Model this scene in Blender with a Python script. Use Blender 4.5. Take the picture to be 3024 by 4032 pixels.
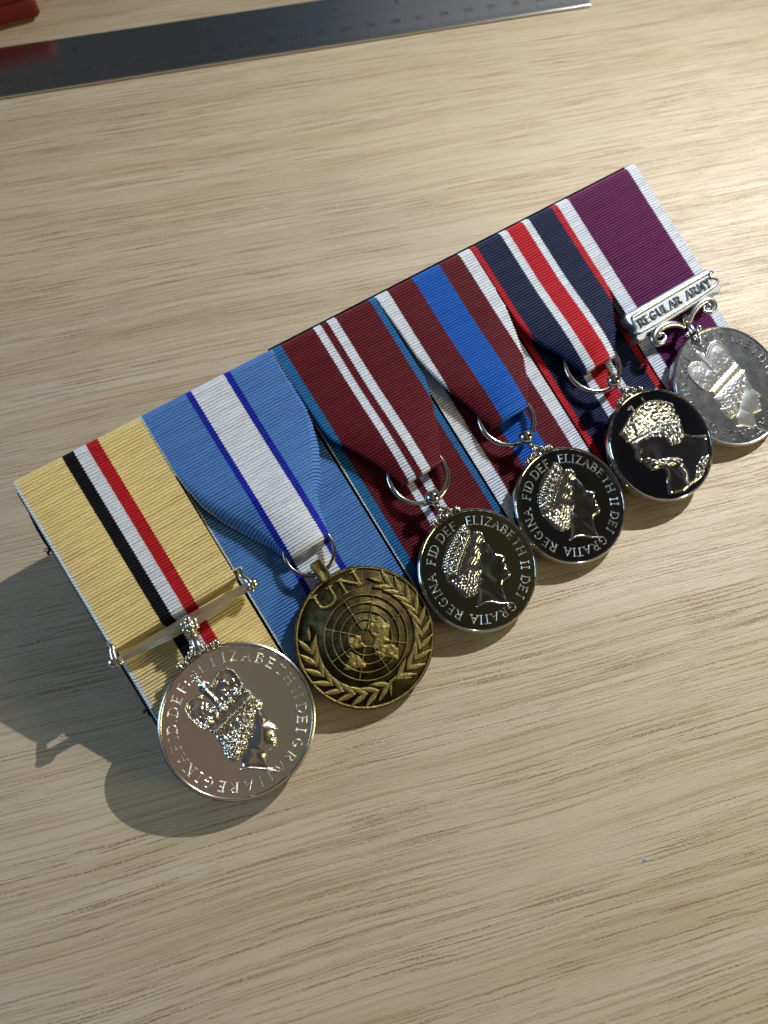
import bpy, math, random
import numpy as np
from mathutils import Matrix, Vector

# ------------------------------------------------------------------ scene, camera, light
sc = bpy.context.scene
for o in list(bpy.data.objects):
    bpy.data.objects.remove(o)
U = 0.001                                    # everything below is in millimetres
def mat4(R, t):
    m = Matrix([[R[0][0], R[0][1], R[0][2], t[0]*U], [R[1][0], R[1][1], R[1][2], t[1]*U],
                [R[2][0], R[2][1], R[2][2], t[2]*U], [0, 0, 0, 1]])
    return m
CAM_P = (-24.092, -80.542, 186.098)
CAM_R = [[0.96666, 0.22726, -0.11798], [-0.25565, 0.88266, -0.39441], [0.0145, 0.41143, 0.91133]]
BAR_P = (-85.739, 15.151, 31.999)            # top left corner of the mounted group
BAR_R = [[0.94322, -0.31026, 0.11867], [0.33178, 0.89733, -0.29106], [-0.01618, 0.31391, 0.94932]]
LAMP_P = (353.11, 218.43, 336.5)

cam_d = bpy.data.cameras.new("camera")
cam = bpy.data.objects.new("camera", cam_d)
sc.collection.objects.link(cam)
cam.matrix_world = mat4(CAM_R, CAM_P)
cam_d.sensor_fit = 'VERTICAL'; cam_d.sensor_height = 36.0; cam_d.sensor_width = 27.0
cam_d.lens = 25.9
cam_d.clip_start = 0.005; cam_d.clip_end = 20
cam_d.dof.use_dof = True; cam_d.dof.focus_distance = 0.190; cam_d.dof.aperture_fstop = 15
sc.camera = cam

w = bpy.data.worlds.new("World"); sc.world = w; w.use_nodes = True
wn = w.node_tree.nodes; wl = w.node_tree.links
# a dim room whose directional tones are painted in for the metal reflections
_tc = wn.new('ShaderNodeTexCoord'); _sx = wn.new('ShaderNodeSeparateXYZ'); wl.new(_tc.outputs['Generated'], _sx.inputs[0])
_mr = wn.new('ShaderNodeMapRange'); _mr.inputs['From Min'].default_value = -1; wl.new(_sx.outputs[0], _mr.inputs['Value'])
_cr = wn.new('ShaderNodeValToRGB'); wl.new(_mr.outputs[0], _cr.inputs[0])
_st = [(0.0, (.045, .07, .11, 1)), (0.40, (.06, .07, .09, 1)), (0.49, (.17, .09, .07, 1)), (0.525, (.36, .21, .175, 1)), (0.555, (.20, .215, .17, 1)), (0.60, (.14, .155, .105, 1)), (0.65, (.075, .075, .05, 1)), (0.70, (.012, .013, .011, 1)), (0.745, (.050, .044, .018, 1)), (0.775, (.009, .010, .010, 1)), (0.80, (.026, .021, .018, 1)), (0.83, (.006, .006, .010, 1)), (0.90, (.07, .075, .085, 1)), (1.0, (.06, .055, .04, 1))]
while len(_cr.color_ramp.elements) < len(_st): _cr.color_ramp.elements.new(0.5)
for _e, (_p, _c) in zip(_cr.color_ramp.elements, _st): _e.position = _p; _e.color = _c
_c2 = wn.new('ShaderNodeValToRGB'); wl.new(_mr.outputs[0], _c2.inputs[0])             # far side of the room, toned for the ruler's reflection
_s2 = [(0.35, (.060, .058, .054, 1)), (0.50, (.048, .054, .058, 1)), (0.58, (.065, .08, .11, 1)), (0.635, (.24, .25, .27, 1)), (0.74, (.48, .48, .46, 1))]
while len(_c2.color_ramp.elements) < len(_s2): _c2.color_ramp.elements.new(0.5)
for _e, (_p, _c) in zip(_c2.color_ramp.elements, _s2): _e.position = _p; _e.color = _c
_my = wn.new('ShaderNodeMapRange'); _my.interpolation_type = 'SMOOTHSTEP'; _my.inputs['From Min'].default_value = 0.3; _my.inputs['From Max'].default_value = 0.65
wl.new(_sx.outputs[1], _my.inputs['Value'])
_mx = wn.new('ShaderNodeMix'); _mx.data_type = 'RGBA'; wl.new(_my.outputs[0], _mx.inputs['Factor']); wl.new(_cr.outputs[0], _mx.inputs[6]); wl.new(_c2.outputs[0], _mx.inputs[7])
wl.new(_mx.outputs[2], wn["Background"].inputs[0])
_mz = wn.new('ShaderNodeMapRange'); _mz.interpolation_type = 'SMOOTHSTEP'      # dimmed towards the horizon so the raised lettering stands out
_mz.inputs['From Min'].default_value = 0.05; _mz.inputs['From Max'].default_value = 0.8; _mz.inputs['To Min'].default_value = 0.28; _mz.inputs['To Max'].default_value = 0.95
wl.new(_sx.outputs[2], _mz.inputs['Value']); wl.new(_mz.outputs[0], wn["Background"].inputs[1])

def look_at(o, p, target):
    o.location = Vector(p)*U
    o.rotation_euler = (Vector(target)-Vector(p)).to_track_quat('-Z', 'Y').to_euler()
def area(name, p, target, size, power, col, sy=None):
    l = bpy.data.lights.new(name, 'AREA'); l.energy = power; l.color = col
    if sy: l.shape = 'RECTANGLE'; l.size = size*U; l.size_y = sy*U
    else: l.shape = 'DISK'; l.size = size*U
    o = bpy.data.objects.new(name, l); sc.collection.objects.link(o); look_at(o, p, target); return o
# the small desk lamp that throws the hard shadows
kl = bpy.data.lights.new("desk_lamp_light", 'SPOT'); kl.energy = 10.4; kl.color = (1.0, 0.98, 0.955); kl.shadow_soft_size = 0.003
kl.spot_size = math.radians(118); kl.spot_blend = 1.0
ko = bpy.data.objects.new("desk_lamp_light", kl); sc.collection.objects.link(ko); look_at(ko, LAMP_P, (-80, -170, 0))
# cool window far to the left, unseen warm fill added low on the right to lift the shadows
area("window_light", (-1900, 300, 600), (0, 0, 0), 900, 17, (0.42, 0.70, 1.0), 700)
area("warm_fill_light", (1500, -900, 520), (60, -20, 0), 500, 9, (1.0, 0.85, 0.42), 260)

sc.view_settings.view_transform = 'Standard'; sc.view_settings.look = 'None'
sc.view_settings.exposure = 0; sc.view_settings.gamma = 1
sc.render.engine = 'CYCLES'
sc.render.resolution_x = 768; sc.render.resolution_y = 1024

# ------------------------------------------------------------------ node helpers
def new_mat(name):
    m = bpy.data.materials.new(name); m.use_nodes = True
    return m, m.node_tree.nodes, m.node_tree.links, m.node_tree.nodes["Principled BSDF"]
def N(ns, t, **kw):
    n = ns.new(t)
    for k, v in kw.items():
        if isinstance(k, str) and k.startswith('i_'): n.inputs[k[2:]].default_value = v
        else: setattr(n, k, v)
    return n
def srgb(r, g, b):
    f = lambda c: (c/255/12.92) if c/255 <= 0.04045 else ((c/255+0.055)/1.055)**2.4
    return (f(r), f(g), f(b), 1)
def ramp(ns, stops, interp='LINEAR'):
    n = ns.new('ShaderNodeValToRGB'); cr = n.color_ramp; cr.interpolation = interp
    while len(cr.elements) < len(stops): cr.elements.new(0.5)
    for e, (p, c) in zip(cr.elements, stops):
        e.position = p; e.color = c
    return n
def mapped(ns, ls, src, scale, loc=(0, 0, 0)):
    m = N(ns, 'ShaderNodeMapping'); m.inputs['Scale'].default_value = scale; m.inputs['Location'].default_value = loc
    ls.new(src, m.inputs['Vector']); return m.outputs[0]
def noise(ns, ls, vec, scale, detail=3, rough=0.55, dist=0):
    n = N(ns, 'ShaderNodeTexNoise'); n.inputs['Scale'].default_value = scale; n.inputs['Detail'].default_value = detail
    n.inputs['Roughness'].default_value = rough; n.inputs['Distortion'].default_value = dist
    ls.new(vec, n.inputs['Vector']); return n.outputs['Fac']
def math_n(ns, ls, op, a, b=None, c=None, clamp=False):
    n = N(ns, 'ShaderNodeMath', operation=op); n.use_clamp = clamp
    for i, v in enumerate((a, b, c)):
        if v is None: continue
        if isinstance(v, (int, float)): n.inputs[i].default_value = v
        else: ls.new(v, n.inputs[i])
    return n.outputs[0]
def mix(ns, ls, fac, a, b, mode='MIX'):
    n = N(ns, 'ShaderNodeMix', data_type='RGBA', blend_type=mode)
    for sock, v in ((n.inputs['Factor'], fac), (n.inputs[6], a), (n.inputs[7], b)):
        if isinstance(v, (int, float)): sock.default_value = v
        elif isinstance(v, tuple): sock.default_value = v
        else: ls.new(v, sock)
    return n.outputs[2]
def bump(ns, ls, h, strength, dist, normal=None):
    b = N(ns, 'ShaderNodeBump'); b.inputs['Strength'].default_value = strength; b.inputs['Distance'].default_value = dist
    ls.new(h, b.inputs['Height'])
    if normal is not None: ls.new(normal, b.inputs['Normal'])
    return b.outputs[0]

# ------------------------------------------------------------------ materials
def wood_material():
    m, ns, ls, p = new_mat("oak_laminate")
    tc = N(ns, 'ShaderNodeTexCoord').outputs['Object']
    mm = mapped(ns, ls, tc, (1000, 1000, 1000))
    # gentle waviness of the grain
    wob = noise(ns, ls, mapped(ns, ls, mm, (0.007, 0.012, 1)), 1, 2)
    wv = math_n(ns, ls, 'MULTIPLY', math_n(ns, ls, 'SUBTRACT', wob, 0.5), 7)
    sx = N(ns, 'ShaderNodeSeparateXYZ'); ls.new(mm, sx.inputs[0])
    jit = noise(ns, ls, mapped(ns, ls, mm, (0.35, 0.35, 1)), 1, 2)
    y2 = math_n(ns, ls, 'ADD', math_n(ns, ls, 'ADD', sx.outputs[1], wv), math_n(ns, ls, 'MULTIPLY', jit, 0.45))
    cx = N(ns, 'ShaderNodeCombineXYZ'); ls.new(sx.outputs[0], cx.inputs[0]); ls.new(y2, cx.inputs[1])
    g = cx.outputs[0]
    broad = noise(ns, ls, mapped(ns, ls, g, (0.006, 0.11, 1)), 1, 4, 0.6)
    mid = noise(ns, ls, mapped(ns, ls, g, (0.011, 1.15, 1), (3, 7, 0)), 1, 3, 0.6)
    fine = noise(ns, ls, mapped(ns, ls, g, (0.05, 4.2, 1), (13, 2, 0)), 1, 3, 0.6)
    col = ramp(ns, [(0.25, srgb(189, 170, 138)), (0.5, srgb(204, 188, 158)), (0.75, srgb(211, 198, 172))])
    ls.new(broad, col.inputs[0])
    c1 = mix(ns, ls, math_n(ns, ls, 'MULTIPLY', ramp_out(ns, ls, mid, 0.48, 0.68), 0.55), col.outputs[0], srgb(160, 128, 80))
    c2 = mix(ns, ls, math_n(ns, ls, 'MULTIPLY', ramp_out(ns, ls, fine, 0.48, 0.75), 0.25), c1, srgb(226, 210, 178))
    # short dark pores, ganged into streaks
    p1 = noise(ns, ls, mapped(ns, ls, g, (0.030, 2.1, 1), (31, 5, 0)), 1, 5, 0.68)
    gate = noise(ns, ls, mapped(ns, ls, g, (0.010, 0.11, 1), (71, 15, 0)), 1, 3, 0.6)
    pf = math_n(ns, ls, 'MULTIPLY', ramp_out(ns, ls, p1, 0.525, 0.595), ramp_out(ns, ls, gate, 0.32, 0.55))
    p2 = noise(ns, ls, mapped(ns, ls, g, (0.045, 3.8, 1), (3, 55, 0)), 1, 4, 0.68)
    pf2 = math_n(ns, ls, 'MULTIPLY', ramp_out(ns, ls, p2, 0.55, 0.66), 0.65)
    pores = math_n(ns, ls, 'MAXIMUM', pf, pf2)
    brk = noise(ns, ls, mapped(ns, ls, mm, (1.6, 1.8, 1)), 1, 2)
    pores = math_n(ns, ls, 'MULTIPLY', pores, ramp_out(ns, ls, brk, 0.28, 0.55))
    c3 = mix(ns, ls, math_n(ns, ls, 'MULTIPLY', pores, 0.76), c2, srgb(132, 88, 38))
    ls.new(c3, p.inputs['Base Color'])
    # embossed laminate: fine pebble plus pressed pores
    peb = noise(ns, ls, mapped(ns, ls, mm, (1.5, 2.7, 1)), 1, 3, 0.6)
    peb2 = noise(ns, ls, mapped(ns, ls, mm, (4.5, 5.5, 1)), 1, 2, 0.6)
    hh = math_n(ns, ls, 'ADD', math_n(ns, ls, 'MULTIPLY', peb, 0.7), math_n(ns, ls, 'MULTIPLY', peb2, 0.35))
    b1 = bump(ns, ls, hh, 0.62, 0.00024)
    b2 = bump(ns, ls, math_n(ns, ls, 'MULTIPLY', pores, -1), 0.5, 0.00010, b1)
    ls.new(b2, p.inputs['Normal'])
    p.inputs['Roughness'].default_value = 0.45
    p.inputs['Specular IOR Level'].default_value = 1.0
    return m
def ramp_out(ns, ls, v, a, b):
    n = N(ns, 'ShaderNodeMapRange'); n.clamp = True; n.interpolation_type = 'SMOOTHSTEP'
    n.inputs['From Min'].default_value = a; n.inputs['From Max'].default_value = b
    ls.new(v, n.inputs['Value']); return n.outputs[0]

PITCH = 0.80
def ribbon_material(name, width, stops):
    """stops: [(mm from the left selvedge, colour)], colour holds until the next stop. UV is in millimetres."""
    m, ns, ls, p = new_mat(name)
    uv = N(ns, 'ShaderNodeUVMap').outputs[0]
    sp = N(ns, 'ShaderNodeSeparateXYZ'); ls.new(uv, sp.inputs[0])
    jag = math_n(ns, ls, 'MULTIPLY', math_n(ns, ls, 'SINE', math_n(ns, ls, 'MULTIPLY', sp.outputs[1], 2*math.pi/PITCH)), 0.09)
    jn = math_n(ns, ls, 'MULTIPLY', math_n(ns, ls, 'SUBTRACT', noise(ns, ls, mapped(ns, ls, uv, (0.2, 2.5, 1)), 1, 2), 0.5), 0.35)
    s = math_n(ns, ls, 'DIVIDE', math_n(ns, ls, 'ADD', math_n(ns, ls, 'ADD', sp.outputs[0], jag), jn), width)
    cr = ramp(ns, [(a/width, c) for a, c in stops], 'CONSTANT'); ls.new(s, cr.inputs[0])
    # woven threads: tiny lights and darks across each rib
    th = noise(ns, ls, mapped(ns, ls, uv, (6.5, 1.9, 1)), 1, 2, 0.7)
    sl = noise(ns, ls, mapped(ns, ls, uv, (0.12, 1.3, 1), (5, 3, 0)), 1, 2, 0.5)
    var = N(ns, 'ShaderNodeMapRange'); var.inputs['From Min'].default_value = 0.25; var.inputs['From Max'].default_value = 0.75
    var.inputs['To Min'].default_value = 0.70; var.inputs['To Max'].default_value = 1.30; ls.new(th, var.inputs['Value'])
    var2 = N(ns, 'ShaderNodeMapRange'); var2.inputs['From Min'].default_value = 0.3; var2.inputs['From Max'].default_value = 0.7
    var2.inputs['To Min'].default_value = 0.88; var2.inputs['To Max'].default_value = 1.1; ls.new(sl, var2.inputs['Value'])
    v = math_n(ns, ls, 'MULTIPLY', var.outputs[0], var2.outputs[0])
    hv = N(ns, 'ShaderNodeHueSaturation'); ls.new(v, hv.inputs['Value']); ls.new(cr.outputs[0], hv.inputs['Color'])
    ls.new(hv.outputs[0], p.inputs['Base Color'])
    b = bump(ns, ls, noise(ns, ls, mapped(ns, ls, uv, (7.5, 2.6, 1), (9, 9, 0)), 1, 2, 0.7), 0.9, 0.00010)
    ls.new(b, p.inputs['Normal'])
    p.inputs['Roughness'].default_value = 0.40
    p.inputs['Specular IOR Level'].default_value = 0.16
    return m

def metal(name, col, rough, bumpy=0.0, scale=2.0, wear=0.0, aniso=0):
    m, ns, ls, p = new_mat(name)
    p.inputs['Metallic'].default_value = 1; p.inputs['Base Color'].default_value = col; p.inputs['Roughness'].default_value = rough
    tc = N(ns, 'ShaderNodeTexCoord').outputs['Object']; mm = mapped(ns, ls, tc, (1000, 1000, 1000))
    if wear:
        n = noise(ns, ls, mapped(ns, ls, mm, (0.25, 0.25, 0.25)), 1, 4, 0.65)
        n2 = noise(ns, ls, mapped(ns, ls, mm, (3, 0.35, 1)), 1, 3, 0.6)
        r = math_n(ns, ls, 'ADD', math_n(ns, ls, 'MULTIPLY', n, wear), math_n(ns, ls, 'MULTIPLY', n2, wear*0.5))
        ls.new(math_n(ns, ls, 'ADD', r, rough-wear*0.6), p.inputs['Roughness'])
    if bumpy:
        ls.new(bump(ns, ls, noise(ns, ls, mapped(ns, ls, mm, (scale,)*3), 1, 3, 0.6), bumpy, 0.0001), p.inputs['Normal'])
    return m
WOOD = wood_material()
NICKEL = metal("polished_nickel", (0.58, 0.57, 0.54, 1), 0.06, wear=0.05)
NICKEL_RELIEF = metal("nickel_relief", (0.44, 0.44, 0.42, 1), 0.16)
RING = metal("nickel_wire", (0.62, 0.61, 0.57, 1), 0.12, 0.1, 1)
SILVER = metal("silver_plate", (0.66, 0.63, 0.56, 1), 0.20, 0.08, 1.2, 0.10)
NICKEL_LETTER = metal("nickel_lettering", (0.62, 0.63, 0.61, 1), 0.34)
SILVER_LETTER = metal("silver_lettering", (0.88, 0.85, 0.72, 1), 0.34)
SILVER_BAR = metal("silver_bar", (0.60, 0.57, 0.46, 1), 0.42, 0.08, 1.2, 0.10)
SILVER_RELIEF = metal("silver_relief", (0.74, 0.71, 0.62, 1), 0.22)
WHITE_METAL = metal("white_metal", (0.60, 0.62, 0.66, 1), 0.25, 0.2, 2.0, 0.16)
WHITE_RELIEF = metal("worn_relief", (0.50, 0.52, 0.55, 1), 0.40, 0.2, 2.5)
DULL_SILVER = metal("cast_silver", (0.44, 0.47, 0.49, 1), 0.42, 0.5, 3.0)
GUNMETAL = metal("gunmetal_wire", (0.22, 0.21, 0.19, 1), 0.25, 0.1, 1)
def brass_material():
    m, ns, ls, p = new_mat("antique_brass")
    tc = N(ns, 'ShaderNodeTexCoord').outputs['Object']; mm = mapped(ns, ls, tc, (1000, 1000, 1000))
    at = N(ns, 'ShaderNodeAttribute'); at.attribute_name = "relief"
    n = noise(ns, ls, mapped(ns, ls, mm, (3.2, 3.2, 3.2)), 1, 4, 0.7)
    n2 = noise(ns, ls, mapped(ns, ls, mm, (0.3, 0.3, 0.3)), 1, 3, 0.6)
    f = math_n(ns, ls, 'ADD', at.outputs['Fac'], math_n(ns, ls, 'MULTIPLY', math_n(ns, ls, 'SUBTRACT', n, 0.5), 0.8))
    f = math_n(ns, ls, 'ADD', f, math_n(ns, ls, 'MULTIPLY', math_n(ns, ls, 'SUBTRACT', n2, 0.5), 0.5))
    cr = ramp(ns, [(0.14, (0.012, 0.010, 0.009, 1)), (0.38, (0.04, 0.03, 0.016, 1)), (0.62, (0.26, 0.205, 0.070, 1)), (0.88, (0.54, 0.45, 0.18, 1))])
    ls.new(f, cr.inputs[0]); ls.new(cr.outputs[0], p.inputs['Base Color'])
    p.inputs['Metallic'].default_value = 0.85
    ls.new(math_n(ns, ls, 'SUBTRACT', 0.62, math_n(ns, ls, 'MULTIPLY', f, 0.26)), p.inputs['Roughness'])
    ls.new(bump(ns, ls, n, 0.8, 0.00012), p.inputs['Normal'])
    return m
BRASS = brass_material()
def plain(name, col, rough, spec=0.5, bumpy=0, scale=1.0):
    m, ns, ls, p = new_mat(name)
    p.inputs['Base Color'].default_value = col; p.inputs['Roughness'].default_value = rough; p.inputs['Specular IOR Level'].default_value = spec
    if bumpy:
        mm = mapped(ns, ls, N(ns, 'ShaderNodeTexCoord').outputs['Object'], (1000*scale,)*3)
        ls.new(bump(ns, ls, noise(ns, ls, mm, 1, 3, 0.6), bumpy, 0.0002), p.inputs['Normal'])
    return m
FELT = plain("black_felt", (0.006, 0.007, 0.010, 1), 0.9, 0.2, 0.8, 2.0)
THREAD = plain("black_thread", (0.008, 0.009, 0.014, 1), 0.7, 0.3)
SELVEDGE = plain("white_thread", (0.62, 0.68, 0.72, 1), 0.6, 0.4, 0.6, 3)
RED_PLASTIC = plain("red_plastic", (0.14, 0.006, 0.006, 1), 0.6, 0.4, 0.15, 1)
ETCH = plain("etched_mark", (0.025, 0.025, 0.025, 1), 0.6, 0.3)
def steel_material():
    m, ns, ls, p = new_mat("ruler_steel")
    mm = mapped(ns, ls, N(ns, 'ShaderNodeTexCoord').outputs['Object'], (1000, 1000, 1000))
    p.inputs['Metallic'].default_value = 1; p.inputs['Base Color'].default_value = (0.66, 0.67, 0.67, 1)
    n = noise(ns, ls, mapped(ns, ls, mm, (0.02, 4, 1)), 1, 3, 0.6)
    ls.new(math_n(ns, ls, 'ADD', math_n(ns, ls, 'MULTIPLY', n, 0.12), 0.14), p.inputs['Roughness'])
    return m
STEEL = steel_material()

# ------------------------------------------------------------------ mesh helpers (mm)
def link(name, verts, faces, m=None, parent=None, smooth=True, uv=None, attr=None):
    me = bpy.data.meshes.new(name)
    v = np.asarray(verts, dtype=np.float64)*U
    me.from_pydata(v.tolist() if len(v) < 5 else v, [], faces if isinstance(faces, list) else faces.tolist())
    if smooth: me.polygons.foreach_set('use_smooth', [True]*len(me.polygons))
    if uv is not None:
        lay = me.uv_layers.new(name="UVMap"); li = np.empty(len(me.loops), dtype=np.int32); me.loops.foreach_get('vertex_index', li)
        lay.data.foreach_set('uv', np.asarray(uv, dtype=np.float32)[li].ravel())
    if attr is not None:
        a = me.attributes.new("relief", 'FLOAT', 'POINT'); a.data.foreach_set('value', np.asarray(attr, dtype=np.float32))
    if m: me.materials.append(m)
    me.update()
    o = bpy.data.objects.new(name, me); sc.collection.objects.link(o)
    if parent: o.parent = parent
    return o
class MB:
    def __init__(s): s.v = []; s.f = []; s.n = 0
    def add(s, v, f):
        v = np.asarray(v, float); s.v.append(v); s.f += [tuple(i+s.n for i in q) for q in f]; s.n += len(v)
    def grid(s, P, cyc_u=False, cyc_v=False, cap=False):
        a, b = P.shape[:2]; f = []
        for i in range(a if cyc_u else a-1):
            for j in range(b if cyc_v else b-1):
                i2 = (i+1) % a; j2 = (j+1) % b
                f.append((i*b+j, i2*b+j, i2*b+j2, i*b+j2))
        if cap: f += [tuple(range(b))[::-1], tuple(range((a-1)*b, a*b))]
        s.add(P.reshape(-1, 3), f)
    def tube(s, pts, r, seg=10, closed=False, flat=1.0):
        pts = np.asarray(pts, float); n = len(pts); r = np.broadcast_to(np.asarray(r, float), (n,))
        T = np.roll(pts, -1, 0)-np.roll(pts, 1, 0)
        if not closed: T[0] = pts[1]-pts[0]; T[-1] = pts[-1]-pts[-2]
        T /= np.linalg.norm(T, axis=1)[:, None]+1e-12
        up = np.array([0, 0, 1.0])
        if abs(T[0] @ up) > 0.9: up = np.array([0, 1.0, 0])
        P = np.zeros((n, seg, 3)); a = np.linspace(0, 2*math.pi, seg, endpoint=False)
        for i in range(n):
            sx = np.cross(T[i], up); sx /= np.linalg.norm(sx)+1e-9; sy = np.cross(sx, T[i])
            P[i] = pts[i]+r[i]*(np.cos(a)[:, None]*sx+flat*np.sin(a)[:, None]*sy); 
        s.grid(P, cyc_u=closed, cyc_v=True, cap=not closed)
    def ball(s, c, r, n=10, sq=(1, 1, 1)):
        th = np.linspace(0.001, math.pi-0.001, n); ph = np.linspace(0, 2*math.pi, 2*n, endpoint=False)
        T, Ph = np.meshgrid(th, ph, indexing='ij')
        P = np.stack([np.sin(T)*np.cos(Ph)*sq[0], np.sin(T)*np.sin(Ph)*sq[1], np.cos(T)*sq[2]], -1)*r+np.asarray(c)
        s.grid(P, cyc_v=True)
    def lathe(s, prof, c=(0, 0, 0), seg=128):
        a = np.linspace(0, 2*math.pi, seg, endpoint=False)
        P = np.array([[[r*math.cos(t), r*math.sin(t), z] for t in a] for r, z in prof])+np.asarray(c)
        s.grid(P, cyc_v=True, cap=True)
    def box(s, a, b, bev=0.0):
        x0, y0, z0 = a; x1, y1, z1 = b
        if not bev:
            v = [(x, y, z) for x in (x0, x1) for y in (y0, y1) for z in (z0, z1)]
            s.add(v, [(0, 1, 3, 2), (4, 6, 7, 5), (0, 4, 5, 1), (2, 3, 7, 6), (0, 2, 6, 4), (1, 5, 7, 3)]); return
        k = bev; n = 5
        def ringp(ins, z):
            out = []
            for cx, cy, a0 in ((x1-k, y1-k, 0), (x0+k, y1-k, 90), (x0+k, y0+k, 180), (x1-k, y0+k, 270)):
                for i in range(n):
                    t = math.radians(a0+90*i/(n-1)); out.append((cx+(k-ins)*math.cos(t), cy+(k-ins)*math.sin(t), z))
            return out
        e = min(k, (z1-z0)/2)*0.6
        P = np.array([ringp(e, z0), ringp(0, z0+e), ringp(0, z1-e), ringp(e*0.3, z1-e*0.3), ringp(e, z1)])
        s.grid(P, cyc_v=True, cap=True)
    def extrude(s, poly, z0, z1, bev=0.2):
        p = np.asarray(poly, float)
        nx = np.roll(p, -1, 0)-np.roll(p, 1, 0); area = np.sum(p[:, 0]*np.roll(p[:, 1], -1)-p[:, 1]*np.roll(p[:, 0], -1))
        nrm = np.stack([nx[:, 1], -nx[:, 0]], 1)/(np.linalg.norm(nx, axis=1)[:, None]+1e-9)
        if area < 0: nrm = -nrm
        rows = [np.c_[p, np.full(len(p), z0)], np.c_[p, np.full(len(p), z1-bev)], np.c_[p-nrm*bev, np.full(len(p), z1)]]
        s.grid(np.array(rows), cyc_v=True, cap=True)
    def build(s, name, m, parent=None, smooth=True, **kw):
        if not s.v: return None
        return link(name, np.concatenate(s.v), s.f, m, parent, smooth, **kw)
def sharp(o, ang=35):
    me = o.data
    try: me.set_sharp_from_angle(angle=math.radians(ang))
    except Exception: pass
    return o
def tag(o, label=None, cat=None, group=None, kind=None):
    for k, v in (('label', label), ('category', cat), ('group', group), ('kind', kind)):
        if v: o[k] = v
    return o
def empty(name, M):
    o = bpy.data.objects.new(name, None); sc.collection.objects.link(o); o.empty_display_size = 0.005; o.matrix_world = M; return o
def bez(P, n=12):
    """Catmull-Rom through 2-D or 3-D points"""
    P = [np.asarray(p, float) for p in P]; Q = [2*P[0]-P[1]]+P+[2*P[-1]-P[-2]]; out = []
    for i in range(1, len(Q)-2):
        for k in range(n):
            t = k/n; a, b, c, d = Q[i-1:i+3]
            out.append(0.5*((2*b)+(c-a)*t+(2*a-5*b+4*c-d)*t*t+(3*b-a-3*c+d)*t**3))
    out.append(P[-1]); return np.array(out)
def interp(y, tab):
    tab = sorted(tab); return np.interp(y, [a for a, _ in tab], [b for _, b in tab])

# ------------------------------------------------------------------ table top
mb = MB(); mb.box((-900, -700, -25), (900, 900, 0), 0)
tag(mb.build("table_top", WOOD, smooth=False), kind='structure')
mb = MB(); mb.ball((0, 0, 0), 0.55, 8, (1.0, 0.7, 0.22))
sp = mb.build("paint_speck", plain("pale_blue_paint", (0.36, 0.46, 0.55, 1), 0.6))
sp.location = (0.0356*1, -0.0996, 0.0001)
tag(sp, "tiny pale blue speck lying on the bare table at lower right", "speck")

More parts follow.
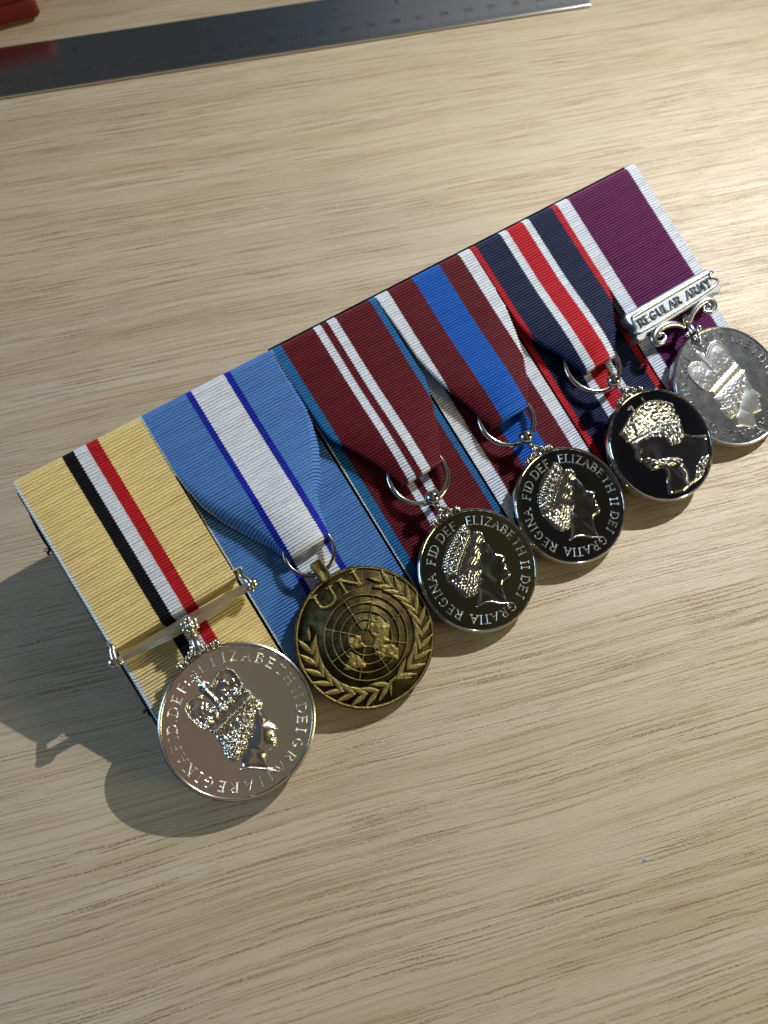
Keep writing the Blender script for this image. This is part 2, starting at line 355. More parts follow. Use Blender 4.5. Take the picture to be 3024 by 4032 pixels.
# ------------------------------------------------------------------ stroke lettering
def arc(cx, cy, rx, ry, a0, a1, n=8):
    return [(cx+rx*math.cos(math.radians(a0+(a1-a0)*i/n)), cy+ry*math.sin(math.radians(a0+(a1-a0)*i/n))) for i in range(n+1)]
FONT = {
 'A': (.78, [[(0, 0), (.39, 1), (.78, 0)], [(.14, .36), (.64, .36)]]), 'B': (.6, [[(0, 0), (0, 1)], [(0, 1)]+arc(.3, .76, .26, .24, 90, -90)+[(0, .52)], [(0, .52)]+arc(.32, .26, .28, .26, 90, -90)+[(0, 0)]]),
 'D': (.75, [[(0, 0), (0, 1)], [(0, 1)]+arc(.25, .5, .5, .5, 90, -90, 12)+[(0, 0)]]), 'E': (.52, [[(0, 0), (0, 1)], [(0, 1), (.5, 1)], [(0, .52), (.42, .52)], [(0, 0), (.52, 0)]]),
 'F': (.5, [[(0, 0), (0, 1)], [(0, 1), (.5, 1)], [(0, .52), (.4, .52)]]), 'G': (.78, [arc(.42, .5, .42, .5, 45, 315, 14)+[(.72, .42)], [(.5, .42), (.82, .42)]]),
 'H': (.72, [[(0, 0), (0, 1)], [(.72, 0), (.72, 1)], [(0, .5), (.72, .5)]]), 'I': (.0, [[(0, 0), (0, 1)]]), 'L': (.5, [[(0, 1), (0, 0)], [(0, 0), (.5, 0)]]),
 'M': (.85, [[(0, 0), (.1, 1), (.42, .15), (.75, 1), (.85, 0)]]), 'N': (.74, [[(0, 0), (0, 1)], [(0, 1), (.74, 0)], [(.74, 0), (.74, 1)]]),
 'R': (.62, [[(0, 0), (0, 1)], [(0, 1)]+arc(.28, .75, .28, .25, 90, -90)+[(0, .5)], [(.25, .5), (.64, 0)]]), 'T': (.66, [[(.33, 0), (.33, 1)], [(0, 1), (.66, 1)]]),
 'U': (.68, [[(0, 1), (0, .32)]+arc(.34, .32, .34, .32, 180, 360)+[(.68, 1)]]), 'Y': (.7, [[(0, 1), (.35, .5), (.7, 1)], [(.35, .5), (.35, 0)]]), 'Z': (.62, [[(0, 1), (.62, 1)], [(.62, 1), (0, 0)], [(0, 0), (.62, 0)]]),
 ':': (.05, [[(0, .1), (0, .2)], [(0, .6), (0, .7)]]), '.': (.05, [[(0, .02), (0, .12)]]),
 '0': (.6, [arc(.3, .5, .3, .5, 90, 450, 14)]), '1': (.3, [[(0, .8), (.2, 1), (.2, 0)]]), '2': (.6, [arc(.3, .7, .28, .3, 160, -30)+[(0, 0), (.6, 0)]]),
 '3': (.6, [arc(.28, .75, .26, .25, 150, -90)+arc(.28, .26, .3, .26, 90, -150)]), '4': (.65, [[(.5, 0), (.5, 1), (0, .3), (.65, .3)]]),
 '5': (.6, [[(.55, 1), (.08, 1), (.04, .55)]+arc(.27, .32, .3, .32, 120, -150)]), '6': (.6, [[(.5, .95), (.15, .65)]+arc(.3, .3, .28, .3, 150, 510, 12)]),
 '7': (.6, [[(0, 1), (.6, 1), (.2, 0)]]), '8': (.6, [arc(.3, .76, .22, .24, 90, 450, 12), arc(.3, .26, .29, .26, 90, 450, 12)]), '9': (.6, [arc(.3, .7, .28, .3, 0, 360, 12), [(.58, .7), (.4, 0)]])}
def letter(mb, ch, org, ux, uy, h, hw, dz, serif=0.0, z=0.0, flat=False):
    """raised strokes; org = centre of the letter"""
    if ch == ' ': return
    wd, strokes = FONT[ch]; org = np.asarray(org, float); ux = np.asarray(ux, float); uy = np.asarray(uy, float)
    ss = [list(s) for s in strokes]
    if serif:
        for s in strokes:
            for e in ((s[0], s[1]), (s[-1], s[-2])):
                if abs(e[0][0]-e[1][0]) < 0.2 and e[0][1] in (0, 1) and ch not in 'GU' or (ch in 'ANMY' and e[0][1] in (0, 1)):
                    ss.append([(e[0][0]-serif, e[0][1]), (e[0][0]+serif, e[0][1])])
    for s in ss:
        P = np.array([org+ux*(x-wd/2)*h+uy*(y-0.5)*h for x, y in s])
        n = len(P); T = np.zeros_like(P)
        T[1:-1] = P[2:]-P[:-2]; T[0] = P[1]-P[0]; T[-1] = P[-1]-P[-2]
        T /= np.linalg.norm(T, axis=1)[:, None]+1e-9
        S = np.stack([-T[:, 1], T[:, 0]], 1)
        P[0] -= T[0]*hw*0.6; P[-1] += T[-1]*hw*0.6
        prof = [(-1, 0), (-.6, .8), (0, 1), (.6, .8), (1, 0)] if not flat else [(-1, 0), (-1, 1), (1, 1), (1, 0)]
        G = np.array([[(P[i][0]+S[i][0]*a*hw, P[i][1]+S[i][1]*a*hw, z+b*dz) for a, b in prof] for i in range(n)])
        mb.grid(G, cap=True)

# ------------------------------------------------------------------ steel ruler
RX, RY, RW = 138.26, 223.56, 28.27
ruler = empty("steel_ruler", Matrix.Translation((RX*U, RY*U, 0)))
tag(ruler, "long stainless steel ruler lying face up across the table behind the medals", "ruler")
mb = MB(); mb.box((-318, -RW, 0.25), (0, 0, 1.25), 0.5)
sharp(mb.build("blade", STEEL, ruler))
mb = MB()
for k in range(0, 301):
    L = 4.6 if k % 10 == 0 else (3.6 if k % 5 == 0 else 2.4)
    mb.box((-k-0.09-2, -RW+0.35, 1.25), (-k+0.09-2, -RW+0.35+L, 1.262))
for k in range(0, 12*16+1):
    x = -k*25.4/16-2; L = 4.2 if k % 16 == 0 else (3.2 if k % 8 == 0 else 1.8)
    mb.box((x-0.09, -0.35-L, 1.25), (x+0.09, -0.35, 1.262))
    mb.box((x-0.08, -12.6, 1.25), (x+0.08, -12.6+L*0.55, 1.262))
mb.build("graduations", ETCH, ruler, smooth=False)
mb = MB()
def rtxt(s, x, y, h):
    wsum = sum(FONT[c][0]*h+0.5 for c in s); cx0 = x+wsum/2
    for c in s:
        cw = FONT[c][0]*h; cx0 -= cw/2
        letter(mb, c, (cx0, y), (-1, 0), (0, -1), h, 0.17, 0.012, z=1.25, flat=True); cx0 -= cw/2+0.5
for k in range(1, 30): rtxt(str(k*10), -k*10, -20.2, 2.3)
for k in range(1, 12): rtxt(str(k), -k*25.4, -8.3, 2.9)
mb.build("numbers", ETCH, ruler, smooth=False)

# ------------------------------------------------------------------ red box corner, top left
BOXX, BOXY = -75.2, 237.8
rb = empty("red_box", Matrix.Translation((BOXX*U, BOXY*U, 0)) @ Matrix.Rotation(math.radians(11), 4, 'Z'))
tag(rb, "dark red plastic box standing behind the left end of the steel ruler", "box")
mb = MB(); mb.box((-90, 0, 1.2), (0, 60, 9.0), 2.2); mb.build("base", RED_PLASTIC, rb)
mb = MB(); mb.box((-90.6, -0.6, 9.15), (0.6, 60.6, 16), 2.6); mb.build("lid", RED_PLASTIC, rb)
mb = MB(); mb.box((-86, 3, 0), (-4, 57, 1.3), 1.5); mb.build("foot", RED_PLASTIC, rb)

# ------------------------------------------------------------------ the mounted ribbons
BARM = mat4(BAR_R, BAR_P)
mount = empty("medal_mount", BARM)
tag(mount, "row of six striped medal ribbons sewn side by side onto a black board", "ribbon bar")
B = [0, 32.31, 69.05, 101.09, 132.97, 164.28, 195.28]
SAND = srgb(222, 196, 112); SANDR = (0.84, 0.70, 0.34, 1)
WHT = (0.72, 0.79, 0.90, 1); BLK = (0.008, 0.009, 0.014, 1); RED = (0.50, 0.018, 0.028, 1); RED2 = (0.50, 0.012, 0.028, 1)
UNB = (0.090, 0.25, 0.62, 1); DKB = (0.012, 0.024, 0.42, 1); MAR = (0.125, 0.009, 0.020, 1); EDB = (0.02, 0.16, 0.42, 1)
PJB = (0.008, 0.115, 0.54, 1); NAV = (0.010, 0.018, 0.072, 1); PUR = (0.115, 0.006, 0.090, 1); SEL = (0.62, 0.72, 0.74, 1)
SPEC = [
 ("sand ribbon with black, white and red centre stripes", 32.31, [(0, SEL), (0.55, SANDR), (12.0, BLK), (15.0, WHT), (18.1, RED), (21.1, SANDR)]),
 ("light blue ribbon with a broad white centre edged in dark blue", 36.74, [(0, SEL), (0.3, UNB), (12.2, DKB), (13.9, WHT), (23.0, DKB), (24.7, UNB), (36.6, UNB)]),
 ("maroon ribbon with two white stripes and blue edges", 32.04, [(0, SEL), (0.3, EDB), (3.0, MAR), (12.8, WHT), (15.0, MAR), (16.9, WHT), (19.4, MAR), (30.2, EDB)]),
 ("maroon ribbon with a bright blue centre and white edges", 31.88, [(0, WHT), (4.1, MAR), (12.2, PJB), (21.1, MAR), (27.9, WHT)]),
 ("navy ribbon with a red centre edged in white and thin red edges", 31.31, [(0, RED2), (1.85, NAV), (10.5, WHT), (12.9, RED2), (18.6, WHT), (20.9, NAV), (29.3, RED2)]),
 ("purple ribbon with white edges", 31.0, [(0, WHT), (4.2, PUR), (27.4, WHT)])]
RM = [ribbon_material("ribbon_weave_%d" % i, s[1], s[2]) for i, s in enumerate(SPEC)]

def rib_mesh(name, F, w, t0, t1, m, parent, ns=40, amp=0.34, ss=None):
    """F(S, T) -> (X, Y, Z); ribs of real depth run across the width"""
    nt = int((t1-t0)/PITCH*10)+1
    s = np.linspace(0, w, ns) if ss is None else ss
    t = np.linspace(t0, t1, nt)
    T, S = np.meshgrid(t, s, indexing='ij'); e = 0.05
    P = np.stack(F(S, T), -1)
    du = np.stack(F(S+e, T), -1)-np.stack(F(S-e, T), -1); dv = np.stack(F(S, T+e), -1)-np.stack(F(S, T-e), -1)
    n = np.cross(dv, du); n /= np.linalg.norm(n, axis=-1)[..., None]+1e-9
    rng = np.random.RandomState(int(w*10)+int(abs(t1)*3))
    k = np.floor(T/PITCH).astype(int)-int(t0//PITCH); amps = rng.uniform(0.85, 1.12, k.max()+2)
    fr = (T/PITCH) % 1.0*2-1
    h = amp*amps[k]*np.sqrt(np.clip(1-(fr/0.74)**2, 0, 1))
    P = P+n*h[..., None]
    a, b = P.shape[:2]; idx = np.arange(a*b).reshape(a, b)
    f = np.stack([idx[:-1, :-1], idx[:-1, 1:], idx[1:, 1:], idx[1:, :-1]], -1).reshape(-1, 4)
    uv = np.stack([S, T], -1).reshape(-1, 2)
    return link(name, P.reshape(-1, 3), f, m, parent, True, uv=uv)

def top_roll(T):
    """ribbon path over the top edge: T<0 behind, grows down the front; returns y, z"""
    r = 1.7; q = math.pi*r
    y = np.where(T < 0, -r, np.where(T < q, -r+r*np.sin(T/r), -r-(T-q)))
    z = np.where(T < 0, -2*r+0*T, np.where(T < q, -r-r*np.cos(T/r), 0.0))
    return y, z

def front_flat(i, yend, rc, drop):
    x0 = B[i]
    tq = math.pi*1.7-1.7+(-yend)                     # path length where the hem curve starts
    def F(S, T):
        y, z = top_roll(T)
        d = np.clip(T-tq, 0, None); a = np.clip(d/rc, 0, math.pi*0.9); ex = np.clip(d-rc*math.pi*0.9, 0, None)
        y = np.where(d > 0, yend-rc*np.sin(a)+ex*0.95, y)
        z = np.where(d > 0, -rc*(1-np.cos(a))-ex*0.1, z)
        # slight sag and a soft ripple so that it is cloth and not card
        z = z+0.16*np.sin(S*0.21+i)*np.sin(np.clip(-y, 0, 60)*0.075)
        return x0+0.12+S*(SPEC[i][1]-0.24)/SPEC[i][1], y, z
    return F, -0.5, tq+rc*math.pi+3

def front_gather(i, Lc, Lo, Rc, Ro, yhem, modeL, modeR, top=1.4):
    """Lc/Rc: crease x by y; Lo/Ro: outline x by y (mount millimetres)"""
    x0 = B[i]; wd = SPEC[i][1]; tq = math.pi*1.7-1.7+(-yhem); rc = 1.25
    def F(S, T):
        y, z = top_roll(T)
        d = np.clip(T-tq, 0, None); a = np.clip(d/rc, 0, math.pi); ex = np.clip(d-rc*math.pi, 0, None)
        yy = np.clip(y, yhem, 0)
        lc, lo, rcx, ro = interp(yy, Lc), interp(yy, Lo), interp(yy, Rc), interp(yy, Ro)
        X = x0+S; g = np.clip((-yy-17)/22, 0, 1); g = g*g*(3-2*g)
        mid = (lc+rcx)/2; hw = (rcx-lc)/2
        u = np.clip((X-mid)/hw, -1, 1)
        bul = top*g*(1-0.75*np.abs(u)**2.2)
        zz = z+bul
        x = X+0*T
        dy = np.zeros_like(x)
        for sgn, c, o, md, base in ((1, lc, lo, modeL, x0), (-1, rcx, ro, modeR, x0+wd)):
            q = np.clip((c-X)*sgn, 0, None); ell = np.clip((c-base)*sgn, 0.01, None); f = np.clip(q/ell, 0, 1.2)
            on = q > 0
            if md == 'drop':
                dist = np.maximum((c-o)*sgn, 0.0); small = np.minimum(ell, 1)
                xn = c-sgn*np.where(ell < 1.0, q, dist*np.clip(f, 0, 1)**0.75)
                zn = zz-np.minimum(2.3*g+0.15, ell*0.9)*np.clip(f, 0, 1)**1.15
                dyn = -0.9*g*np.clip(f, 0, 1)*np.minimum(ell, 4)/4
            else:
                r = 0.55*np.clip(ell/2.5, 0.02, 1)+0*q; an = np.minimum(q/r, math.pi); e2 = np.clip(q-r*math.pi, 0, None)
                xn = c+sgn*(-r*np.sin(an)+e2*0.93)
                zn = zz-r*(1-np.cos(an))*1.0-np.minimum(e2*0.08, 0.5)
                dyn = 0*q
            x = np.where(on, xn, x); zz = np.where(on, zn, zz); dy = np.where(on, dyn, dy)
        yb = np.where(d > 0, yhem-rc*np.sin(a)+ex*0.95, y)
        zb = np.where(d > 0, zz-rc*(1-np.cos(a)), zz)
        return x, yb+dy, zb
    return F, -0.5, tq+rc*math.pi+2.5

def panel(i, yend=-75, z=-3.0):
    x0 = B[i]; wd = SPEC[i][1]
    def F(S, T):
        return x0+0.35+S*(wd-0.7)/wd, -3.0-T, z+0.12*np.sin(S*0.23+i*1.7)*np.sin(T*0.09)+0*T
    return F, 0.0, -yend-3

for i in range(6):
    F, t0, t1 = panel(i)
    o = rib_mesh("ribbon_panel", F, SPEC[i][1], t0, t1, RM[i], mount, ns=20)
    o['label'] = "lower layer of the " + SPEC[i][0]
F, a, b = front_flat(0, -44.2, 1.9, 0); rib_mesh("ribbon", F, SPEC[0][1], a, b, RM[0], mount, ns=26)['label'] = SPEC[0][0]
F, a, b = front_flat(5, -38.2, 1.8, 0); rib_mesh("ribbon", F, SPEC[5][1], a, b, RM[5], mount, ns=26)['label'] = SPEC[5][0]
G = {
 1: dict(Lc=[(0, 32.3), (-14, 32.6), (-20, 34.0), (-26.3, 36.8), (-31.3, 39.45), (-36.8, 42.3), (-42.1, 44.0), (-47.6, 45.8)],
         Lo=[(0, 32.2), (-13, 32.2), (-20.8, 33.0), (-26.7, 34.2), (-32, 36.7), (-37.4, 40.0), (-42.8, 43.4), (-47.6, 45.5)],
         Rc=[(0, 69.0), (-18, 68.3), (-24, 66.3), (-28.3, 64.2), (-34, 61.0), (-42.4, 58.0), (-47.6, 57.0)],
         Ro=[(0, 69.0), (-17, 68.9), (-21.5, 68.4), (-27.6, 66.6), (-33, 63.6), (-38.5, 60.2), (-42.4, 58.3), (-47.6, 57.2)], h=-47.4, mL='drop', mR='drop'),
 2: dict(Lc=[(0, 69.1), (-20, 69.7), (-25, 70.1), (-28.3, 71.0), (-31.2, 73.3), (-36.4, 76.4), (-42.4, 79.2), (-46.6, 80.7)], Lo=[(0, 69), (-47, 79)],
         Rc=[(0, 101.1), (-21, 101.6), (-26, 101.0), (-30.3, 99.4), (-39, 96.1), (-43.3, 93.9), (-47, 92.0)], Ro=[(0, 101.0), (-47, 93.5)], h=-46.3, mL='under', mR='under'),
 3: dict(Lc=[(0, 101.1), (-9, 102.0), (-20, 102.7), (-26.9, 104.3), (-33.3, 106.3), (-38.05, 108.2), (-42.8, 109.4), (-46, 110.9)], Lo=[(0, 101), (-47, 110)],
         Rc=[(0, 133.0), (-7, 133.3), (-19, 132.7), (-27.4, 130.6), (-33.2, 129.0), (-41.2, 125.2), (-46, 121.9)], Ro=[(0, 133.0), (-47, 123.5)], h=-45.2, mL='under', mR='under'),
 4: dict(Lc=[(0, 133.0), (-18, 133.2), (-24.75, 133.3), (-28.6, 134.3), (-34.3, 137.1), (-39, 140.0), (-43, 141.6), (-46, 143.0)], Lo=[(0, 133), (-47, 142)],
         Rc=[(0, 164.3), (-10, 164.9), (-24, 164.4), (-27.7, 164.2), (-32, 162.7), (-37, 159.9), (-41, 157.5), (-46, 153.6)], Ro=[(0, 164.3), (-47, 155)], h=-45.5, mL='under', mR='under')}
for i, g in G.items():
    F, a, b = front_gather(i, g['Lc'], g['Lo'], g['Rc'], g['Ro'], g['h'], g['mL'], g['mR'])
    wd = SPEC[i][1]
    ssv = np.concatenate([np.linspace(0, wd*0.36, 44), np.linspace(wd*0.36, wd*0.64, 14)[1:-1], np.linspace(wd*0.64, wd, 44)])
    rib_mesh("ribbon", F, wd, a, b, RM[i], mount, ss=ssv, amp=0.33)['label'] = SPEC[i][0]
# backing board, its padded edge, stitches, hidden foam foot
mb = MB(); mb.box((-0.95, -76, -6.2), (195.7, -1.2, -3.35), 1.0); mb.build("backing_board", FELT, mount)
mb = MB(); mb.box((69.4, -3, -5.2), (194.8, 1.5, -3.45), .6); mb.build("board_edge", FELT, mount)
mb = MB(); mb.tube(bez([(0.2, -3.5, -4.0), (-0.2, -8, -4.0), (-0.5, -13, -4.0), (-0.55, -17.0, -4.0), (-0.1, -21, -4.1), (0.3, -27, -4.2)], 8), [0.6+0.35*math.sin(math.pi*min(1, i/26)) for i in range(41)], 10)
mb.build("padded_edge", FELT, mount)
random.seed(5)
for (x, y) in ((-1.6, -17.6), (-1.2, -62.0)):
    mb = MB()
    for k in range(12):
        a = random.uniform(0, 6.28); r = random.uniform(0.3, 0.9)
        mb.tube(bez([(x+0.6, y, -4), (x+r*math.cos(a)*0.7, y+r*math.sin(a), -3.6+random.uniform(-.3, .5)), (x+r*math.cos(a+0.8), y+r*math.sin(a+0.8), -4.2)], 4), 0.11, 5)
    mb.build("thread_knot", THREAD, mount)
# white selvedge cord along the left edge of the first ribbon
for z, ya, yb in ((-0.15, -1.6, -43.5), (-3.1, -47.5, -70)):
    mb = MB(); n = int((ya-yb)/0.25)
    mb.tube([(0.12+0.10*math.sin(k*2.1), ya-k*0.25, z+0.12+0.08*math.cos(k*2.1)) for k in range(n)], 0.30, 6)
    mb.build("selvedge", SELVEDGE, mount)
mb = MB()
RB = np.array(BAR_R); TB = np.array(BAR_P)
def to_bar(p): return RB.T @ (np.array(p, float)-TB)
def from_bar(p): return RB @ np.array(p, float)+TB
top = [from_bar((x, y, -6.0)) for x, y in ((45, -8), (150, -8), (150, -30), (45, -30))]
bot = [np.array([p[0], p[1], 0.0]) for p in top]
V = [to_bar(p) for p in bot+top]
mb.add(V, [(0, 3, 2, 1), (4, 5, 6, 7), (0, 1, 5, 4), (1, 2, 6, 5), (2, 3, 7, 6), (3, 0, 4, 7)])
mb.build("foam_foot", FELT, mount, smooth=False)

# ------------------------------------------------------------------ relief tools
def inside(P, poly):
    x, y = P[:, 0], P[:, 1]; c = np.zeros(len(P), bool); n = len(poly)
    for i in range(n):
        x1, y1 = poly[i]; x2, y2 = poly[(i+1) % n]
        if y1 == y2: continue
        k = (y1 > y) != (y2 > y); c ^= k & (x < (x2-x1)*(y-y1)/(y2-y1)+x1)
    return c
def dist_line(P, line, closed=False):
    d = np.full(len(P), 1e9); n = len(line)
    for i in range(n if closed else n-1):
        a = np.array(line[i], float); b = np.array(line[(i+1) % n], float); ab = b-a
        t = np.clip(((P-a) @ ab)/(ab @ ab+1e-12), 0, 1); q = P-(a+t[:, None]*ab); d = np.minimum(d, np.hypot(q[:, 0], q[:, 1]))
    return d
def dome(P, poly, H, a):
    i = inside(P, poly); d = dist_line(P, poly, True); return np.where(i, H*(1-np.exp(-d/a)), 0), i, d
def gauss(P, h, c, sx, sy=None, ang=0, amp=1.0):
    sy = sy or sx; dx = P[:, 0]-c[0]; dy = P[:, 1]-c[1]; m = (np.abs(dx) < 3.2*max(sx, sy)) & (np.abs(dy) < 3.2*max(sx, sy))
    a = math.radians(ang); u = dx[m]*math.cos(a)+dy[m]*math.sin(a); v = -dx[m]*math.sin(a)+dy[m]*math.cos(a)
    h[m] += amp*np.exp(-(u/sx)**2/2-(v/sy)**2/2)
def along(line, step):
    line = np.array(line, float); L = np.r_[0, np.cumsum(np.hypot(*np.diff(line, axis=0).T))]
    t = np.arange(0, L[-1], step); return np.c_[np.interp(t, L, line[:, 0]), np.interp(t, L, line[:, 1])]
def beads(P, h, line, step, r, amp):
    for c in along(line, step): gauss(P, h, c, r, amp=amp)
def scatter(poly, n, rng, mind):
    poly = np.array(poly); out = []; k = 0
    while len(out) < n and k < 6000:
        k += 1; p = rng.uniform(poly.min(0), poly.max(0))
        if inside(p[None], poly)[0] and all(np.hypot(*(p-q)) > mind for q in out): out.append(p)
    return out
def curls(P, mask, centres, wl, amp):
    """wavy locks: ripples round the nearest of the curl centres"""
    C = np.array(centres); D = np.hypot(P[:, None, 0]-C[None, :, 0], P[:, None, 1]-C[None, :, 1]); j = D.argmin(1); d = D[np.arange(len(P)), j]
    th = np.arctan2(P[:, 1]-C[j, 1], P[:, 0]-C[j, 0])
    return np.where(mask, amp*np.sin(2*math.pi*d/wl+th*1.0+j)*np.clip(d/0.4, 0, 1)-0.1*d, 0)
def relief(name, hf, box, step, base, m, parent, rmax=None):
    x = np.arange(box[0], box[1], step); y = np.arange(box[2], box[3], step)
    X, Y = np.meshgrid(x, y, indexing='ij'); P = np.c_[X.ravel(), Y.ravel()]
    h = hf(P); a, b = X.shape
    h[(np.hypot(P[:, 0], P[:, 1]) > (rmax or 1e9))] = 0
    H = h.reshape(a, b); on = H > 0.004
    idx = np.arange(a*b).reshape(a, b)
    f = np.stack([idx[:-1, :-1], idx[1:, :-1], idx[1:, 1:], idx[:-1, 1:]], -1).reshape(-1, 4)
    any_ = (on[:-1, :-1] | on[1:, :-1] | on[1:, 1:] | on[:-1, 1:]).ravel(); f = f[any_]
    used = np.unique(f); remap = -np.ones(a*b, int); remap[used] = np.arange(len(used))
    V = np.c_[P, base-0.03+h][used]
    return link(name, V, remap[f], m, parent, True)

IQ = dict(
 face=[(5.87,.83),(6.26,-.05),(5.89,-.84),(5.89,-1.88),(5.87,-3.11),(5.73,-3.85),(5.98,-4.47),(6.52,-5.63),(6.87,-6.59),(6.55,-6.79),(5.78,-6.69),(5.57,-6.86),(5.62,-7.3),(5.54,-7.77),(5.22,-7.97),(5.32,-8.38),(5.11,-8.83),(4.7,-9.17),(4.62,-9.74),(3.86,-10.05),(2.87,-9.99),(1.92,-9.87),(1.31,-10.38),(1.08,-11.45),(.91,-12.57),(1.2,-13.9),(-1.88,-11.47),(-4.6,-9.61),(-4.01,-8.79),(-3.77,-7.53),(-1.64,-6.32),(.38,-4.61),(2.42,-2.89),(3.45,-.47)],
 hair=[(5.87,1.87),(6.61,1.39),(6.68,.3),(5.99,-.5),(5.01,-.26),(4.04,-.86),(3.8,-1.94),(2.86,-2.15),(2.36,-3.67),(1.17,-4.31),(.5,-5.1),(-.49,-5.05),(-1.36,-6.51),(-2.39,-7.24),(-3.68,-7.39),(-4.6,-7.58),(-5.44,-7.31),(-6.16,-6.51),(-6.36,-5.16),(-6.41,-3.9),(-5.62,-3.22),(-5.87,-2.64),(-6.24,-1.58),(-6.3,-.32),(-5.38,-.11),(-.56,.96)],
 band=[(-6.56,1.6),(5.52,4.39),(6.05,2.17),(-5.37,-.43)],
 crown=[(-6.56,1.6),(-7.94,3.64),(-8.67,5.75),(-8.98,7.59),(-8.81,8.9),(-7.85,9.89),(-6.25,10.27),(-4.67,9.94),(-3.77,9.45),(-4.11,10.91),(-3.71,12.0),(-2.04,12.2),(-1.23,11.2),(-1.38,10.15),(.31,11.32),(1.97,12.11),(3.87,11.91),(4.93,10.6),(5.19,8.98),(5.12,7.15),(5.2,5.22),(5.52,4.39)],
 archL=[(-7.3,2.6),(-7.94,3.64),(-8.6,5.75),(-8.8,7.59),(-8.6,8.8),(-7.75,9.7),(-6.25,10.05),(-4.67,9.7)], archR=[(-1.2,9.9),(.31,11.1),(1.97,11.9),(3.75,11.7),(4.75,10.5),(5.05,8.98),(4.95,7.15),(5.1,5.22)],
 mid=[(-2.9,12.0),(-2.7,9.9),(-2.1,7.6),(-1.4,3.2)], collar=[(-4.8,-9.78),(-3.25,-10.38),(-1.88,-11.47),(.15,-13.17),(2.03,-15.14)])
def iq_height(s=1.0, worn=1.0):
    def hf(Q):
        P = Q/s; rng = np.random.RandomState(3)
        h, fi, fd = dome(P, IQ['face'], 1.0, 1.0)
        # cheek, brow, eye, nose, lips, jaw
        gg = np.zeros(len(P))
        for c, sx, sy, an, am in (((2.9,-5.6),1.5,1.2,60,.34),((4.9,-2.3),.9,.4,-75,.16),((4.75,-3.3),.42,.55,0,-.22),((4.6,-3.25),.22,.3,0,.16),((6.1,-6.3),.3,.45,10,.18),((5.3,-6.5),.3,.3,0,.08),((4.9,-7.35),.5,.12,25,.14),((4.9,-8.0),.5,.12,15,-.14),((4.7,-8.45),.5,.18,0,.14),((4.1,-9.3),.6,.4,0,.2),((2.6,-8.9),1.6,.3,0,.15),((.2,-8.0),.35,1.3,35,-.22),((-1.2,-10.2),1.3,.8,-30,-.12)):
            gauss(P, gg, c, sx, sy, an, am)
        h += np.where(fi, gg, 0)
        hh, hi, hd = dome(P, IQ['hair'], 1.15, 0.9)
        db = dist_line(P, [(-5.4, -.4), (6.1, 2.2)]); sb = P[:, 0]*.97+P[:, 1]*.22
        hh += np.where(hi, 0.13*worn*np.sin(2*math.pi*db/1.05+1.7*np.sin(2*math.pi*sb/2.1)+.8*np.sin(2*math.pi*sb/.9)), 0)
        cs = scatter([(-5.8, -3.6), (-5.6, -6), (-3.6, -6.9), (-1, -5), (1.5, -3.6), (2.8, -1.8), (5.6, .3), (5.0, 1.2), (0, -1.5)], 13, rng, 1.5)
        for c in cs:
            d = np.hypot(P[:, 0]-c[0], P[:, 1]-c[1]); hh += np.where(hi & (d < 1.15), (.22*worn*np.cos(2*math.pi*d/.85)+.1)*np.clip((1.15-d)/.4, 0, 1), 0)
        h = np.where(hi, np.maximum(hh, 0.05), h)
        ch, ci, cd = dome(P, IQ['crown'], 0.42, 0.5)
        low = np.clip(1-(P[:, 1]-3)/5.5, 0, 1); cc = np.zeros(len(P))
        for c, sx, sy, an, am in (((-6.3,6.6),1.3,1.6,15,.5),((2.0,8.6),1.9,1.5,0,.5),((-4.2,5.0),1.0,.7,10,.3)): gauss(P, cc, c, sx, sy, an, am)
        for c in ((-5.5,3.6),(-1.6,4.3),(3.0,5.6)):
            for k in range(4): gauss(P, cc, (c[0]+.62*math.cos(k*math.pi/2+.2), c[1]+.62*math.sin(k*math.pi/2+.2)), .27, amp=.5*worn)
            gauss(P, cc, c, .25, amp=.45*worn)
        for c in ((-6.9,3.2),(-3.6,3.4),(.6,4.6),(4.6,5.4),(-3.4,4.9),(.9,5.9)):
            gauss(P, cc, c, .26, .6, -12, .5*worn)
        for c in scatter([(-6.6,2.4),(-8.0,5.2),(-7.4,8.2),(-5.4,8.4),(-3.4,6.0),(-.4,8.4),(2.2,9.9),(4.2,9.0),(5.0,4.8)], 46, rng, .8): gauss(P, cc, c, rng.uniform(.2, .34), amp=rng.uniform(.18, .4)*worn)
        for arcl in ('archL', 'archR'):
            d = dist_line(P, IQ[arcl]); cc += 0.75*np.exp(-(d/0.45)**2); d2 = np.abs(d-0.75); cc += np.where(ci, 0.22*np.exp(-(d2/0.14)**2), 0)
            beads(P, cc, IQ[arcl], 0.46, 0.15, 0.34*worn)
        beads(P, cc, IQ['mid'], 0.7, 0.3, 0.35)
        h = np.where(ci, ch+cc, h)
        bh, bi, bd = dome(P, IQ['band'], 0.95, 0.35); bb = np.zeros(len(P))
        for k, c in enumerate(along([(-5.9,.65),(5.7,3.3)], .62)): gauss(P, bb, c, .24 if k % 2 else .15, amp=.8*worn)
        beads(P, bb, [(-6.4,1.45),(5.5,4.2)], .38, .13, .4*worn); beads(P, bb, [(-5.4,-.2),(6.0,2.35)], .38, .13, .4*worn)
        h = np.where(bi, bh+bb, h)
        x = np.zeros(len(P)); beads(P, x, IQ['collar'], .5, .2, .55)
        for c, r in (((-3.1,13.5),.4),((-3.6,14.4),.3),((-2.5,14.3),.3),((-2.3,13.1),.3),((-4.1,13.2),.3),((-3.1,12.6),.5),((-3.0,15.1),.28)): gauss(P, x, c, r*.6, amp=.5)
        h = np.maximum(h, np.where(x > 0.03, x, 0)); return h*1.0
    return hf
